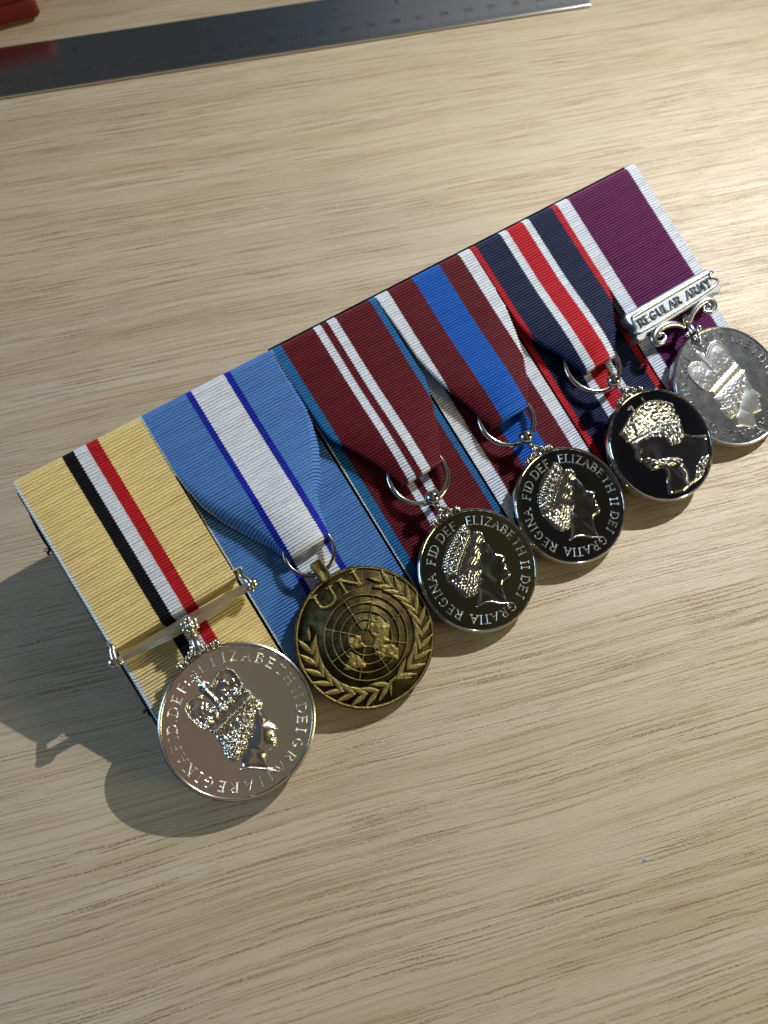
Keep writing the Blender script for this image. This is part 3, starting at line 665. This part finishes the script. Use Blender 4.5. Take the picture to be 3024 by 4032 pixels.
DJ = dict(
 face=[(4.26,8.86),(5.91,8.2),(6.16,6.75),(5.64,5.44),(5.89,3.99),(6.19,2.35),(6.27,1.17),(7.49,.11),(8.21,-.81),(7.67,-1.45),(7.03,-1.88),(7.22,-2.64),(7.16,-3.25),(6.8,-3.52),(7.03,-4.47),(6.97,-5.24),(6.23,-5.92),(5.3,-6.0),(4.05,-6.03),(3.26,-6.68),(2.59,-8.19),(2.17,-9.85),(2.34,-11.4),(.18,-10.22),(-1.55,-8.66),(-3.09,-7.86),(-4.6,-7.56),(-5.62,-7.56),(-4.53,-6.33),(-3.43,-4.78),(-3.41,-3.2),(-1.42,-1.23),(.86,2.19),(2.17,6.23)],
 hair=[(3.05,8.6),(4.34,8.97),(5.99,8.31),(6.24,6.87),(5.51,5.52),(3.9,5.19),(3.17,3.05),(1.35,1.89),(.72,-.62),(-1.23,-1.99),(-2.41,-3.5),(-3.71,-4.93),(-4.69,-5.12),(-6.81,-4.21),(-7.84,-2.69),(-8.39,-.45),(-8.94,1.79),(-6.42,1.51),(-5.4,1.52),(-2.32,4.12),(2.59,7.91)],
 tiara=[(1.72,12.31),(3.35,11.66),(3.76,9.15),(2.59,7.91),(-2.32,4.12),(-5.47,1.41),(-8.94,1.79),(-8.68,3.21),(-7.97,5.32),(-6.39,7.22),(-4.71,8.76),(-2.23,10.47),(-.09,11.13)],
 pearl=[(2.55,7.94),(.23,6.43),(-2.14,4.65),(-3.95,3.19),(-5.56,1.69)], trunc=[(2.29,-11.47),(.18,-10.22),(-1.55,-8.66),(-3.09,-7.86),(-4.6,-7.56),(-5.62,-7.56)])
def dj_height(P):
    rng = np.random.RandomState(8)
    h, fi, fd = dome(P, DJ['face'], 0.42, 0.32); gg = np.zeros(len(P))
    for c, sx, sy, an, am in (((3.4,-1.6),1.5,1.6,0,.30),((4.9,2.6),.9,.35,-80,.15),((5.2,1.1),.42,.55,0,-.22),((5.0,1.2),.2,.28,0,.14),((7.2,-.8),.4,.5,0,.16),((6.2,-2.2),.3,.5,0,-.06),((6.6,-2.9),.5,.13,25,.13),((6.5,-3.4),.55,.11,20,-.14),((6.4,-3.9),.5,.2,0,.13),((6.0,-5.1),.6,.45,0,.2),((4,-4.9),1.6,.4,-5,.14),((.9,-3.2),.6,1.4,30,-.18),((-.4,-6.5),.7,2.0,30,.2),((1.6,-8.2),.4,1.8,15,-.12),((-1.2,-2.6),.35,.6,20,.3)):
        gauss(P, gg, c, sx, sy, an, am)
    h += np.where(fi, gg*.7, 0)
    hh, hi, hd = dome(P, DJ['hair'], 0.62, 0.5)
    dp = dist_line(P, [(4.2, 9.3)]+DJ['pearl']+[(-9, -.6)]); sp_ = P[:, 0]*.77+P[:, 1]*.64
    hh += np.where(hi, 0.055*np.sin(2*math.pi*dp/.8+1.3*np.sin(2*math.pi*sp_/3.1)), 0)
    low = [(-8.2,-.6),(-7.6,-2.6),(-6.6,-4.0),(-4.6,-4.8),(-3,-3.6),(-1.5,-2.2),(.2,-.8),(-2.8,.8),(-5.6,1.2)]; cc = np.zeros(len(P))
    for r_ in range(6):
        for q_ in range(9):
            c = (-7.6+q_*.95+r_*.3, 1.0-r_*1.02-(q_ % 2)*.2)
            if inside(np.array([c]), low)[0]: gauss(P, cc, c, .42, .17, -35+8*q_, .30)
    h = np.where(hi, np.maximum(hh+cc, .05), h)
    th, ti, td = dome(P, DJ['tiara'], 0.35, 0.4); tt = np.zeros(len(P))
    inner = [(1.9,11.9),(3.3,11.3),(3.3,9.0),(-2.3,5),(-5.6,2.6),(-7.4,2.4),(-7.3,5.0),(-4.6,7.6),(-2.2,9.4),(0,10.2)]
    for k, c in enumerate(along([(1.9,9.9),(-.4,8.6),(-2.8,7.0),(-4.9,5.4),(-6.7,3.4)], 1.55)):
        for j in range(4): gauss(P, tt, (c[0]+.55*math.cos(j*math.pi/2+.6), c[1]+.55*math.sin(j*math.pi/2+.6)), .24, amp=.55)
        gauss(P, tt, c, .2, amp=.4)
    beads(P, tt, [(2.9,9.4),(.2,7.6),(-2.3,5.8),(-4.3,4.3),(-6.2,2.5)], .6, .19, .5)
    beads(P, tt, [(2.2,11.6),(-.3,10.4),(-2.6,9.1),(-4.9,7.6),(-6.8,5.8),(-7.9,3.6)], .85, .24, .5)
    beads(P, tt, DJ['pearl'], .36, .13, .5)
    tt += 0.25*np.exp(-(dist_line(P, DJ['tiara'][8:]+[(-.09, 11.13)])/0.14)**2)
    h = np.where(ti, th+tt, h)
    x = 0.5*np.exp(-(dist_line(P, DJ['trunc'])/0.17)**2)
    return np.maximum(h, np.where(x > .03, x, 0))
CO = dict(
 crown=[(-9.64,8.72),(-6.49,9.99),(-3.37,11.49),(-.01,12.15),(3.31,12.15),(6.59,10.9),(9.12,8.61),(10.1,7.35),(9.59,5.8),(9.43,4.43),(8.84,2.21),(5.31,3.44),(1.36,4.91),(-3.96,5.01),(-8.7,5.52)],
 arch=[(-9.4,8.5),(-6.49,9.8),(-3.37,11.3),(-.01,11.95),(3.31,11.95),(6.49,10.6),(9.9,7.4)],
 head=[(-8.27,5.28),(-8.42,3.94),(-8.1,2.69),(-8.83,1.69),(-9.45,.27),(-8.84,-.7),(-7.9,-1.2),(-8.1,-2.0),(-7.6,-2.6),(-7.84,-3.14),(-7.23,-4.27),(-5.9,-4.9),(-4.2,-5.3),(-3.3,-6.2),(-3.6,-7.6),(-5.0,-9.2),(-6.2,-11.0),(-6.9,-12.6),(-2.06,-14.3),(4.8,-13.6),(10.2,-10.4),(13.2,-6.4),(14.2,-4.4),(12.44,-3.8),(9.51,-2.34),(8.18,-.69),(8.8,1.87),(5.31,3.44),(1.36,4.91),(-3.96,5.01)])
def co_height(P):
    rng = np.random.RandomState(21)
    h, fi, fd = dome(P, CO['head'], 0.6, 0.55); gg = np.zeros(len(P))
    for c, sx, sy, an, am in (((-4.4,-.6),1.4,1.5,0,.28),((-6.8,3.2),.8,.35,70,.14),((-6.9,1.9),.4,.5,0,-.2),((-8.4,.1),.45,.6,0,.16),((-6.9,-2.0),.5,.13,-15,.14),((-6.9,-2.6),.5,.12,-10,-.14),((-6.8,-3.2),.5,.2,0,.12),((-6.3,-4.2),.6,.5,0,.2),((-3,-4.2),1.8,.35,-15,.16),((3.2,.6),.5,1.0,-15,.34),((3.3,.6),.2,.6,-15,-.2),((9.5,-2.9),3.2,.28,-35,.35),((-.6,-8),.5,3.2,18,-.15),((-4.6,-9),.14,2.4,-18,.2)):
        gauss(P, gg, c, sx, sy, an, am)
    hairp = [(-4.5,4.6),(1.36,4.9),(5.31,3.4),(8.5,1.9),(7.8,-.6),(5,-2.2),(2.2,-1.6),(1.8,1.2),(-1,3.0),(-3.5,3.6)]
    hi = inside(P, hairp); gg += curls(P, hi, scatter(hairp, 14, rng, 1.4), .75, .13)+np.where(hi, .2, 0)
    for c in scatter([(-6.6,-1.2),(-3.0,-3.4),(-.3,-4.6),(2.6,-6.4),(1.6,-7.4),(-2,-5.9),(-5.6,-3.4)], 26, rng, .6): gauss(P, gg, c, .5, .14, rng.uniform(-50, -20), .3)
    rob = [(3.4,-12.4),(5.6,-10.4),(8.6,-9.2),(10.6,-9.6),(8.8,-11.8),(5,-13.6)]
    for c in scatter(rob, 34, rng, .5): gauss(P, gg, c, rng.uniform(.18, .32), amp=rng.uniform(.3, .6))
    for c in along([(1.0,-8.2),(1.4,-9.8),(.9,-11),(0,-12.2),(.8,-13.6)], .62): gauss(P, gg, c, .42, .16, 0, .45)
    for c in along([(2.4,-13.4),(5,-13.2),(7.6,-12.2),(10,-10.2)], .6): gauss(P, gg, c, .2, amp=.35)
    beads(P, gg, [(4.6,4.2),(4.2,2.4),(3.6,.4),(3.2,-1.4)], .55, .24, .4)
    h += np.where(fi, gg, 0)
    ch, ci, cd = dome(P, CO['crown'], 0.5, 0.6); cc = np.zeros(len(P))
    base = along([(-8.9,6.3),(-4,5.9),(1.3,5.8),(5.3,4.5),(9,3.0)], 1.15)
    for r_ in range(6):
        for q_, c in enumerate(base):
            c2 = (c[0]*(1-.035*r_)+.5*(r_ % 2)+.12*r_, c[1]+r_*1.12)
            if inside(np.array([c2]), CO['crown'])[0]: gauss(P, cc, c2, rng.uniform(.34, .46), rng.uniform(.2, .26), -15, rng.uniform(.3, .55) if (q_+r_) % 3 else .2)
    beads(P, cc, CO['arch'], .46, .17, .6); beads(P, cc, [(-8.7,5.7),(-3.96,5.2),(1.36,5.1),(5.31,3.7),(8.8,2.5)], .45, .16, .5)
    cc += 0.3*np.exp(-(dist_line(P, [(-3.2,11.4),(-4.6,8.5),(-5.0,5.6)])/.3)**2)
    h = np.where(ci, ch+cc, h)
    x = np.zeros(len(P))
    for c, r in (((-2.37,13.3),.4),((-1.95,12.4),.45),((-3.0,12.9),.3),((-1.6,13.1),.3),((2.4,13.6),.35),((2.5,12.8),.4)): gauss(P, x, c, r*.7, amp=.6)
    return np.maximum(h, np.where(x > .03, x, 0))

TXT_IQ = [('E',-2.8),('L',9),('I',17.4),('Z',26),('A',38),('B',50.5),('E',61.4),('T',72),('H',83.8),('I',95),('I',101.6),('D',112.8),('E',123.2),('I',132),('G',143.9),('R',156.9),('A',169),('T',181),('I',190.2),('A',201),('R',214.2),('E',225.4),('G',237.2),('I',246.6),('N',257),('A',268.4),('F',280.3),('I',287.8),('D',296.5),('.',303.5),('D',311.4),('E',322.3),('F',332.4),(':',338.6)]
TXT_DJ = [('E',21.6),('L',30.3),('I',37.2),('Z',45),('A',55.5),('B',66.6),('E',76.8),('T',87.2),('H',98.8),('I',113),('I',119),('D',133.6),('E',144.4),('I',153.4),('G',169.4),('R',182),('A',193.8),('T',203.6),('I',210.9),('A',219.6),('R',238.8),('E',249.6),('G',260.6),('I',270),('N',279),('A',290.9),('F',310.2),('I',317.4),('D',325.5),('D',341),('E',351.6),('F',361.2)]
def ring_text(parent, txt, r, h, z, m, hw=.15, dz=.24, serif=.12):
    mb = MB()
    for ch, a in txt:
        t = math.radians(a); letter(mb, ch, (r*math.sin(t), r*math.cos(t)), (math.cos(t), -math.sin(t)), (math.sin(t), math.cos(t)), h, hw, dz, serif, z)
    return sharp(mb.build("lettering", m, parent), 50)
def disc(parent, R, m, th=3.0, field=-.32, rimw=1.0, bow=0.10):
    mb = MB(); prof = [(0.01, -th), (R-.5, -th), (R-.15, -th+.15), (R, -th+.5), (R, -.62)]+[(R-rimw*.5*(1-math.cos(k*math.pi/9)), -.55*math.cos(k*math.pi/18)**2.0*(1 if k < 5 else 0) if k < 5 else -.02-.30*((k-5)/4)**1.6) for k in range(1, 10)]+[(R-rimw-.06, field)]
    for k in range(1, 14):
        q = 1-k/13; rr = (R-rimw-.1)*q; prof.append((max(rr, .01), field+bow*(rr/(R-1.1))**2-bow))
    mb.lathe(prof, seg=160); return sharp(mb.build("disc", m, parent), 40)
def claw(parent, R, m, wx=4.2, name="claw", seed=0, hgt=1.8):
    """scrolled foot that grips the top of the disc"""
    rng = random.Random(seed); mb = MB()
    for sg in (-1, 1):
        pts = []
        for k in range(9):
            x = sg*wx*(1-k/8*0.82); yy = math.sqrt(max(R*R-x*x, 0))+.25+1.0*(k/8)**2
            pts.append((x, yy, -.9+.5*k/8))
        mb.tube(bez(pts, 3), [0.55+.25*math.sin(i*.9) for i in range(25)], 8)
        mb.ball((sg*wx, math.sqrt(R*R-wx*wx)+.5, -.8), .72, 8)
        mb.ball((sg*(wx-.3), math.sqrt(R*R-wx*wx)+1.2, -.5), .42, 7)
        for k in range(7):
            x = sg*rng.uniform(.5, wx-.5); mb.ball((x, math.sqrt(R*R-x*x)+rng.uniform(.3, 1.0), rng.uniform(-.5, .1)), rng.uniform(.28, .48), 7, (1.3, .8, .8))
        mb.tube(bez([(sg*1.7, R+.5, -.3), (sg*1.5, R+1.2, .1), (sg*.7, R+1.7, 0), (sg*.45, R+hgt+.5, -.2)], 5), .45, 8)
    mb.tube([(0, R-.2, -.9), (0, R+hgt*.6, -.5), (0, R+hgt+.8, -.4)], [.9, .8, .6], 10)
    return mb.build(name, m, parent)
def medal_root(c, name="medal"): 
    return empty(name, BARM @ Matrix.Translation(Vector(c)*U))
CEN = [(15.64, -74.65, 2.37), (51.39, -74.65, 1.09), (85.01, -75.98, 2.27), (116.76, -75.11, 2.06), (148.42, -74.53, 4.53), (179.43, -71.29, 2.39)]
GRP = "medals hanging from the ribbon row"

# ---- 1: large silver campaign medal with straight swivelling suspender
c = CEN[0]
t = medal_root(c); tag(t, "silver medal with crowned head, hanging by a straight bar from the sand ribbon", "medal", GRP)
disc(t, 18, SILVER, rimw=.95, bow=.12)
relief("effigy", iq_height(), (-9.6, 7.6, -16, 15.8), .11, -.42, SILVER_RELIEF, t)
ring_text(t, TXT_IQ, 14.8, 2.15, -.42, SILVER_LETTER, .18, .40)
claw(t, 18, SILVER_RELIEF, 5.0, seed=1)
by = -49.3-c[1]; z0 = -1.7
mb = MB(); sec = [(-1, -.1), (-.12, 1.0), (.08, 1.0), (1, -.1), (.85, -.8), (-.85, -.8)]
rows = []
for k in range(25):
    u = k/24*2-1; x = u*16.1+1.2; hw = 1.05+.55*max(0, math.cos(u*math.pi/2))**1.5
    rows.append([(x, by+a*hw+.55*(1-u*u)*-1+.7-.45*u, z0+.95*b*(1+.35*math.cos(u*1.4))) for a, b in sec])
mb.grid(np.array(rows), cyc_v=True, cap=True); sharp(mb.build("suspender_bar", SILVER_BAR, t), 30)
mb = MB(); mb.tube([(-16.6, -44.3-c[1], -4.1), (18.9, -44.3-c[1], -4.1)], .8, 10); mb.build("rod", SILVER_RELIEF, t)
for x, sg in ((-15.8, -1), (18.3, 1)):
    mb = MB(); yb = by+.75-.5*sg
    mb.tube(bez([(x-sg*.2, yb-1.2, z0), (x+sg*.3, yb, z0+.6), (x+sg*.1, yb+1.7, z0+.1), (x-sg*.4, yb+3.0, z0-.3), (x-sg*.3, yb+3.9, z0-1.1), (x-sg*.1, yb+4.6, z0-2.0), (x-sg*.2, yb+4.2, z0-3.2)], 6), [.95-.012*i for i in range(37)], 10)
    scr = mb.build("scroll", SILVER_RELIEF, t)
    mb = MB(); mb.ball((x+sg*.9, yb-.15, z0+.2), 1.3, 12); mb.tube([(x-sg*.3, yb-.1, z0+.1), (x+sg*.6, yb-.12, z0+.2)], [1.45, 1.0], 12); mb.build("finial", SILVER_RELIEF, scr)
mb = MB(); cx, cy = 17.4-c[0], -50.0-c[1]
mb.ball((cx, cy, -.2), 1.65, 12, (1, 1, .9))
for k in range(6):
    a = k*math.pi/3+.3; mb.ball((cx+1.45*math.cos(a), cy+1.45*math.sin(a), .4), .82, 9, (1, 1, .9))
mb.ball((cx, cy, 1.3), .7, 9); mb.build("rosette", SILVER_RELIEF, t)
mb = MB(); mb.tube([(cx*.9, cy-1.4, -.5), (cx*.6, cy-3.2, -.3), (cx*.3, 18.6, -.6)], [1.1, .95, 1.2], 12); mb.build("swivel", SILVER, t)

# ---- 2: brass medal with the globe and wreath
c = CEN[1]
t = medal_root(c); tag(t, "antique brass medal with world map in a laurel wreath, on the light blue ribbon", "medal", GRP)
mb = MB(); R = 17.5
mb.lathe([(0.01, -3), (R-.5, -3), (R-.1, -2.8), (R, -2.4), (R, -.5), (R-.15, -.15), (R-.3, -.35)], seg=140)
o = mb.build("disc", BRASS, t); a = o.data.attributes.new("relief", 'FLOAT', 'POINT'); a.data.foreach_set('value', [0.45]*len(o.data.vertices))
LAND = {'A': [(3.38,2.79),(4.59,2.39),(5.55,1.61),(5.78,.23),(6.5,-.94),(5.44,-2.04),(4.27,-2.71),(4.58,-3.96),(2.96,-3.64),(1.29,-3.98),(.51,-3.48),(.47,-2.4),(1.65,-1.4),(1.54,.43),(.45,1.3),(2.2,1.78)],
 'B': [(-.01,1.42),(-.74,.83),(-1.77,1.48),(-3.36,1.79),(-4.4,.71),(-4.51,-.62),(-3.49,-1.27),(-2.31,-1.67),(-.42,-3.24),(.31,-2.65),(-1.33,-1.25),(-1.22,.08)],
 'C': [(-6.15,-.96),(-4.98,-1.36),(-3.92,-3.09),(-3.48,-5.81),(-4.71,-6.06),(-6.64,-5.16),(-8.98,-3.81),(-7.38,-2.94),(-6.39,-2.2)],
 'D': [(.55,-4.56),(2.64,-4.14),(4.36,-4.88),(5.02,-6.72),(4.35,-8.05),(3.25,-8.92),(2.45,-7.88),(1.05,-6.64),(-.49,-5.64),(-.41,-4.65)],
 'E': [(4.35,7.5),(5.95,6.85),(7.22,4.82),(8.4,3.2),(7.41,3.38),(5.67,5.25),(4.19,6.96)]}
GC = np.array((0.0, -.2)); GR = 10.4
MER = [(6.99,7.63),(10.3,0.0),(7.89,-7.0),(.47,-10.6),(-6.89,-8.0),(-10.4,-.7),(-7.66,7.0),(-.06,10.1)]
STEMR = [(1.6,-12.6),(4.6,-12.3),(8.0,-11.0),(10.9,-8.6),(12.9,-5.4),(13.9,-1.8),(13.8,1.8),(12.8,5.2),(11.2,8.2),(9.4,10.4),(7.6,12.0)]
STEML = [(-1.4,-12.8),(-4.6,-12.6),(-8.0,-11.3),(-11.0,-8.8),(-13.0,-5.6),(-13.9,-2.0),(-13.8,1.6),(-12.9,5.0),(-11.6,7.8),(-10.2,9.8)]
def leaf_list():
    out = []
    for st in (STEMR, STEML):
        P = along(bez(st, 6), 3.0); 
        for k in range(0, len(P)-1):
            T = P[k+1]-P[max(k-1, 0)]; T = T/np.hypot(*T)
            if k >= len(P)-2: out.append((P[k]+T*1.7, math.degrees(math.atan2(T[1], T[0])), 1.9, .62)); continue
            for sg in (-1, 1):
                an = math.atan2(T[1], T[0])+sg*math.radians(29); d = np.array((math.cos(an), math.sin(an)))
                out.append((P[k]+d*2.2, math.degrees(an), 2.75, .95))
    out += [(np.array((-1.5,-13.9)), -118, 2.3, .5), (np.array((2.4,-13.5)), -30, 2.6, .5), (np.array((-.2,-12.4)), 12, 1.6, .45)]
    return out
def un_face():
    x = np.arange(-R+.25, R-.2, .115); X, Y = np.meshgrid(x, x, indexing='ij'); P = np.c_[X.ravel(), Y.ravel()]
    rr = np.hypot(P[:, 0], P[:, 1]); h = np.zeros(len(P)); g = P-GC; gr = np.hypot(g[:, 0], g[:, 1])
    rng = np.random.RandomState(4)
    for f in (.42, .62, .81, 1.0): h = np.maximum(h, .6*np.exp(-((gr-GR*f)/.21)**2))
    for mpt in MER: h = np.maximum(h, .58*np.exp(-(dist_line(P, [GC+(np.array(mpt)-GC)*.23, mpt])/.19)**2))
    for k, poly in LAND.items():
        cm = np.mean(poly, 0); poly = [tuple(cm+(np.array(p)-cm)*1.18) for p in poly]
        # break up the traced coast a little
        q = [np.array(p) for p in poly]; fine = []
        for i in range(len(q)):
            a, b = q[i], q[(i+1) % len(q)]
            fine += [a, (a+b)/2+rng.uniform(-.22, .22, 2)]
        d, i, dd = dome(P, fine, .62, .28); lump = np.zeros(len(P))
        for cpt in scatter(poly, 26, rng, .5): gauss(P, lump, cpt, .3, amp=rng.uniform(-.2, .2))
        h = np.maximum(h, np.where(i, d+lump, 0))
    lv = np.zeros(len(P)); edge = np.zeros(len(P))
    for (cc, an, L, Wd) in leaf_list():
        a = math.radians(an); d = P-cc; u = (d[:, 0]*math.cos(a)+d[:, 1]*math.sin(a))/L; v = (-d[:, 0]*math.sin(a)+d[:, 1]*math.cos(a))/Wd
        k = np.abs(u) < 1; pr = np.where(k, (1-u*u)*(1-.25*u), 0); q = 1-np.abs(v)/(pr+1e-6)
        lv = np.maximum(lv, np.where(k & (q > 0), .62*np.clip(q*1.6, 0, 1)**.7, 0))
    h = np.maximum(h, lv)
    for st in (STEMR, STEML): h = np.maximum(h, .34*np.exp(-(dist_line(P, bez(st, 4))/.2)**2))
    for ch, org, ux in (('U', (-3.6, 13.1), (1, 0)), ('N', (3.6, 13.4), (1, 0))):
        wd, ss = FONT[ch]; H = 3.9 if ch == 'U' else 3.7; wx = 5.4 if ch == 'U' else 5.0
        for s in ss: 
            pl = [(org[0]+(x_/wd-.5)*wx*.82, org[1]+(y_-.5)*H) for x_, y_ in s]
            h = np.maximum(h, .55*np.exp(-(dist_line(P, pl)/.46)**4))
            for e in (pl[0], pl[-1]):
                if abs(e[1]-org[1]) > H*.45: h = np.maximum(h, .5*np.exp(-(dist_line(P, [(e[0]-.8, e[1]), (e[0]+.8, e[1])])/.34)**4))
    h = np.maximum(h, .5*np.clip((rr-(R-1.0))/.35, 0, 1))
    n = rng.randn(*X.shape); n = (n+np.roll(n, 1, 0)+np.roll(n, 1, 1)+np.roll(n, (1, 1), (0, 1)))/4
    col = np.clip(h/.55, 0, 1)*.66+.0+.12*np.clip((rr-14.5)/3, 0, 1); h = h+.045*n.ravel()
    ok = rr < R-.28
    a_, b_ = X.shape; idx = np.arange(a_*b_).reshape(a_, b_); on = ok.reshape(a_, b_)
    f = np.stack([idx[:-1, :-1], idx[1:, :-1], idx[1:, 1:], idx[:-1, 1:]], -1).reshape(-1, 4)[(on[:-1, :-1] & on[1:, :-1] & on[1:, 1:] & on[:-1, 1:]).ravel()]
    used = np.unique(f); rm = -np.ones(a_*b_, int); rm[used] = np.arange(len(used))
    link("emblem", np.c_[P, -.55+h][used], rm[f], BRASS, t, True, attr=col[used])
un_face()
mb = MB(); a_ = np.linspace(0, 2*math.pi, 60, endpoint=False); rc_ = (50.67-c[0], -49.41-c[1])
mb.tube([(rc_[0]+6.2*math.cos(q), rc_[1]+6.2*math.sin(q), -1.3+1.5*(-math.sin(q)*.5)) for q in a_], .52, 10, closed=True); mb.build("suspension_ring", GUNMETAL, t)
mb = MB(); mb.box((-1.5, 16.6, -2.2), (1.5, 22.4, 1.1), .7); o = mb.build("loop", BRASS, t)
o.rotation_euler = (0, 0, math.radians(3)); a = o.data.attributes.new("relief", 'FLOAT', 'POINT'); a.data.foreach_set('value', [0.62]*len(o.data.vertices))

# ---- 3-5: the three small nickel medals on split rings
def small_medal(c, label, ring, ball, relief_h, txt, seed):
    t = medal_root(c); tag(t, label, "medal", GRP)
    disc(t, 16, NICKEL, rimw=.75, bow=.16)
    relief("effigy", relief_h, (-10.2, 14.6, -15.2, 14.6), .11, -.46, NICKEL_RELIEF, t, rmax=15.1)
    if txt: ring_text(t, txt, 12.75, 2.15, -.40, NICKEL_LETTER, .165, .34)
    claw(t, 16, NICKEL_RELIEF, 4.1, seed=seed)
    mb = MB(); rx, ry, rr = ring[0]-c[0], ring[1]-c[1], ring[2]
    zc = -1.7-c[2]+0.9
    q = np.linspace(0, 2*math.pi, 72, endpoint=False)
    mb.tube([(rx+rr*math.cos(k), ry+rr*math.sin(k), zc-1.0*math.sin(k)) for k in q], .74, 10, closed=True); mb.build("suspension_ring", RING, t)
    mb = MB(); mb.ball((ball[0]-c[0], ball[1]-c[1], .3), 1.9, 14); mb.build("ball", NICKEL, t)
    mb = MB(); bx, byy = ball[0]-c[0], ball[1]-c[1]
    mb.tube([(bx, byy-1.2, 0), (bx*.7, byy-2.8, -.6), (bx*.3, 17.6, -.6)], [1.0, .65, 1.0], 10); mb.build("neck", NICKEL, t)
    return t
small_medal(CEN[2], "nickel medal with tiara head, hanging from the maroon ribbon with two white stripes", (85.4, -47.1, 7.8), (84.4, -54.1), dj_height, TXT_DJ, 2)
small_medal(CEN[3], "nickel medal with tiara head, hanging from the maroon ribbon with blue centre", (115.4, -46.3, 7.6), (115.8, -53.3), dj_height, TXT_DJ, 3)
small_medal(CEN[4], "mirror dark nickel medal with robed crowned head, overlapping the end medal", (146.7, -45.8, 8.0), (145.9, -52.7), co_height, None, 4)

# ---- 6: large silver medal with the titled suspender
c = CEN[5]
t = medal_root(c); tag(t, "scratched silver medal at far right with a titled clasp, hanging from the purple ribbon", "medal", GRP)
disc(t, 18, WHITE_METAL, rimw=.8, bow=.12)
_soft = iq_height(1.12, .5)
relief("effigy", lambda P: _soft(P)*.36, (-10.6, 8.6, -17.0, 16.6), .13, -.45, WHITE_RELIEF, t, rmax=16.8)
ring_text(t, TXT_IQ, 14.8, 2.3, -.40, WHITE_METAL, .18, .3)
mb = MB(); outl = [(-18.4, 32.2), (-17.6, 32.9), (13.9, 32.6), (14.9, 32.0), (14.7, 30.3), (13.9, 29.4), (13.9, 27.6), (15.0, 26.4), (14.9, 25.4), (13.2, 24.5), (11.4, 25.3), (-15.0, 24.9), (-16.6, 23.9), (-18.5, 24.3), (-18.9, 25.6), (-17.7, 26.7), (-17.5, 28.6), (-18.5, 30.3)]
mb.extrude(outl, -2.2, .7, .35); sharp(mb.build("clasp_plate", DULL_SILVER, t), 30)
mb = MB(); fr = [(-16.4, 31.2), (13.0, 31.2), (13.4, 30.0), (12.9, 26.9), (-16.3, 26.4), (-16.9, 28.0)]
mb.tube([(x, y, .85) for x, y in bez(fr+[fr[0]], 4)[:-1]], .42, 6, closed=True); mb.build("clasp_frame", DULL_SILVER, t)
mb = MB(); s = "REGULAR ARMY"; xx = -15.3
for ch in s:
    if ch == ' ': xx += 1.6; continue
    wd = FONT[ch][0]*2.3; xx += wd/2; letter(mb, ch, (xx, 28.75), (1, 0), (0, 1), 2.3, .22, .5, .12, .7); xx += wd/2+.90+(.35 if ch == 'I' else 0)
sharp(mb.build("clasp_lettering", DULL_SILVER, t), 50)
for P in ([(-2.4, 20.9), (-4.2, 22.9), (-7.3, 24.3), (-10.8, 24.5), (-13.6, 23.4), (-14.1, 21.7), (-12.4, 20.7), (-10.4, 21.4), (-10.4, 22.8), (-11.8, 23.0)],
          [(-.4, 21.2), (2.0, 23.3), (5.2, 24.5), (8.2, 24.5), (9.6, 23.2), (9.2, 21.7), (7.4, 20.9), (5.8, 21.9), (6.4, 23.2), (7.9, 23.0)]):
    mb = MB(); q = bez(P, 6); n = len(q)
    mb.tube([(a, b, -.4+.9*math.sin(i/n*2.6)) for i, (a, b) in enumerate(q)], [.45+.75*math.sin(math.pi*min(1, (i/n)*1.25)**.8) for i in range(n)], 10); mb.ball((q[-1][0], q[-1][1], .6), .75, 10)
    mb.build("scroll_arm", WHITE_METAL, t)
mb = MB()
for x, y, r, an in ((-2.0, 22.9, 1.2, 70), (-.8, 23.2, 1.3, 88), (.1, 22.6, 1.1, 60)):
    d = (math.cos(math.radians(an)), math.sin(math.radians(an))); mb.tube([(x-d[0]*1.3, y-d[1]*1.3, 0), (x, y, .7), (x+d[0]*1.1, y+d[1]*1.1, .6)], [.3, .55, .12], 8)
mb.tube([(-1.2, 22.4, -.3), (-1.1, 20.6, -.1), (-1.0, 18.6, -.2)], [.8, .9, 1.1], 10)
mb.build("swivel", WHITE_METAL, t)
mb = MB()
for x, y, r in ((-3.6, 18.9, .8), (-2.2, 19.2, .7), (1.2, 18.8, .85), (-1.6, 17.2, .8), (-.9, 16.0, .85), (-2.2, 16.7, .5), (.1, 18.2, .7), (-.2, 17.0, .5)):
    mb.ball((x, y, .3), r, 9, (1, 1, .8))
mb.build("claw", WHITE_METAL, t)
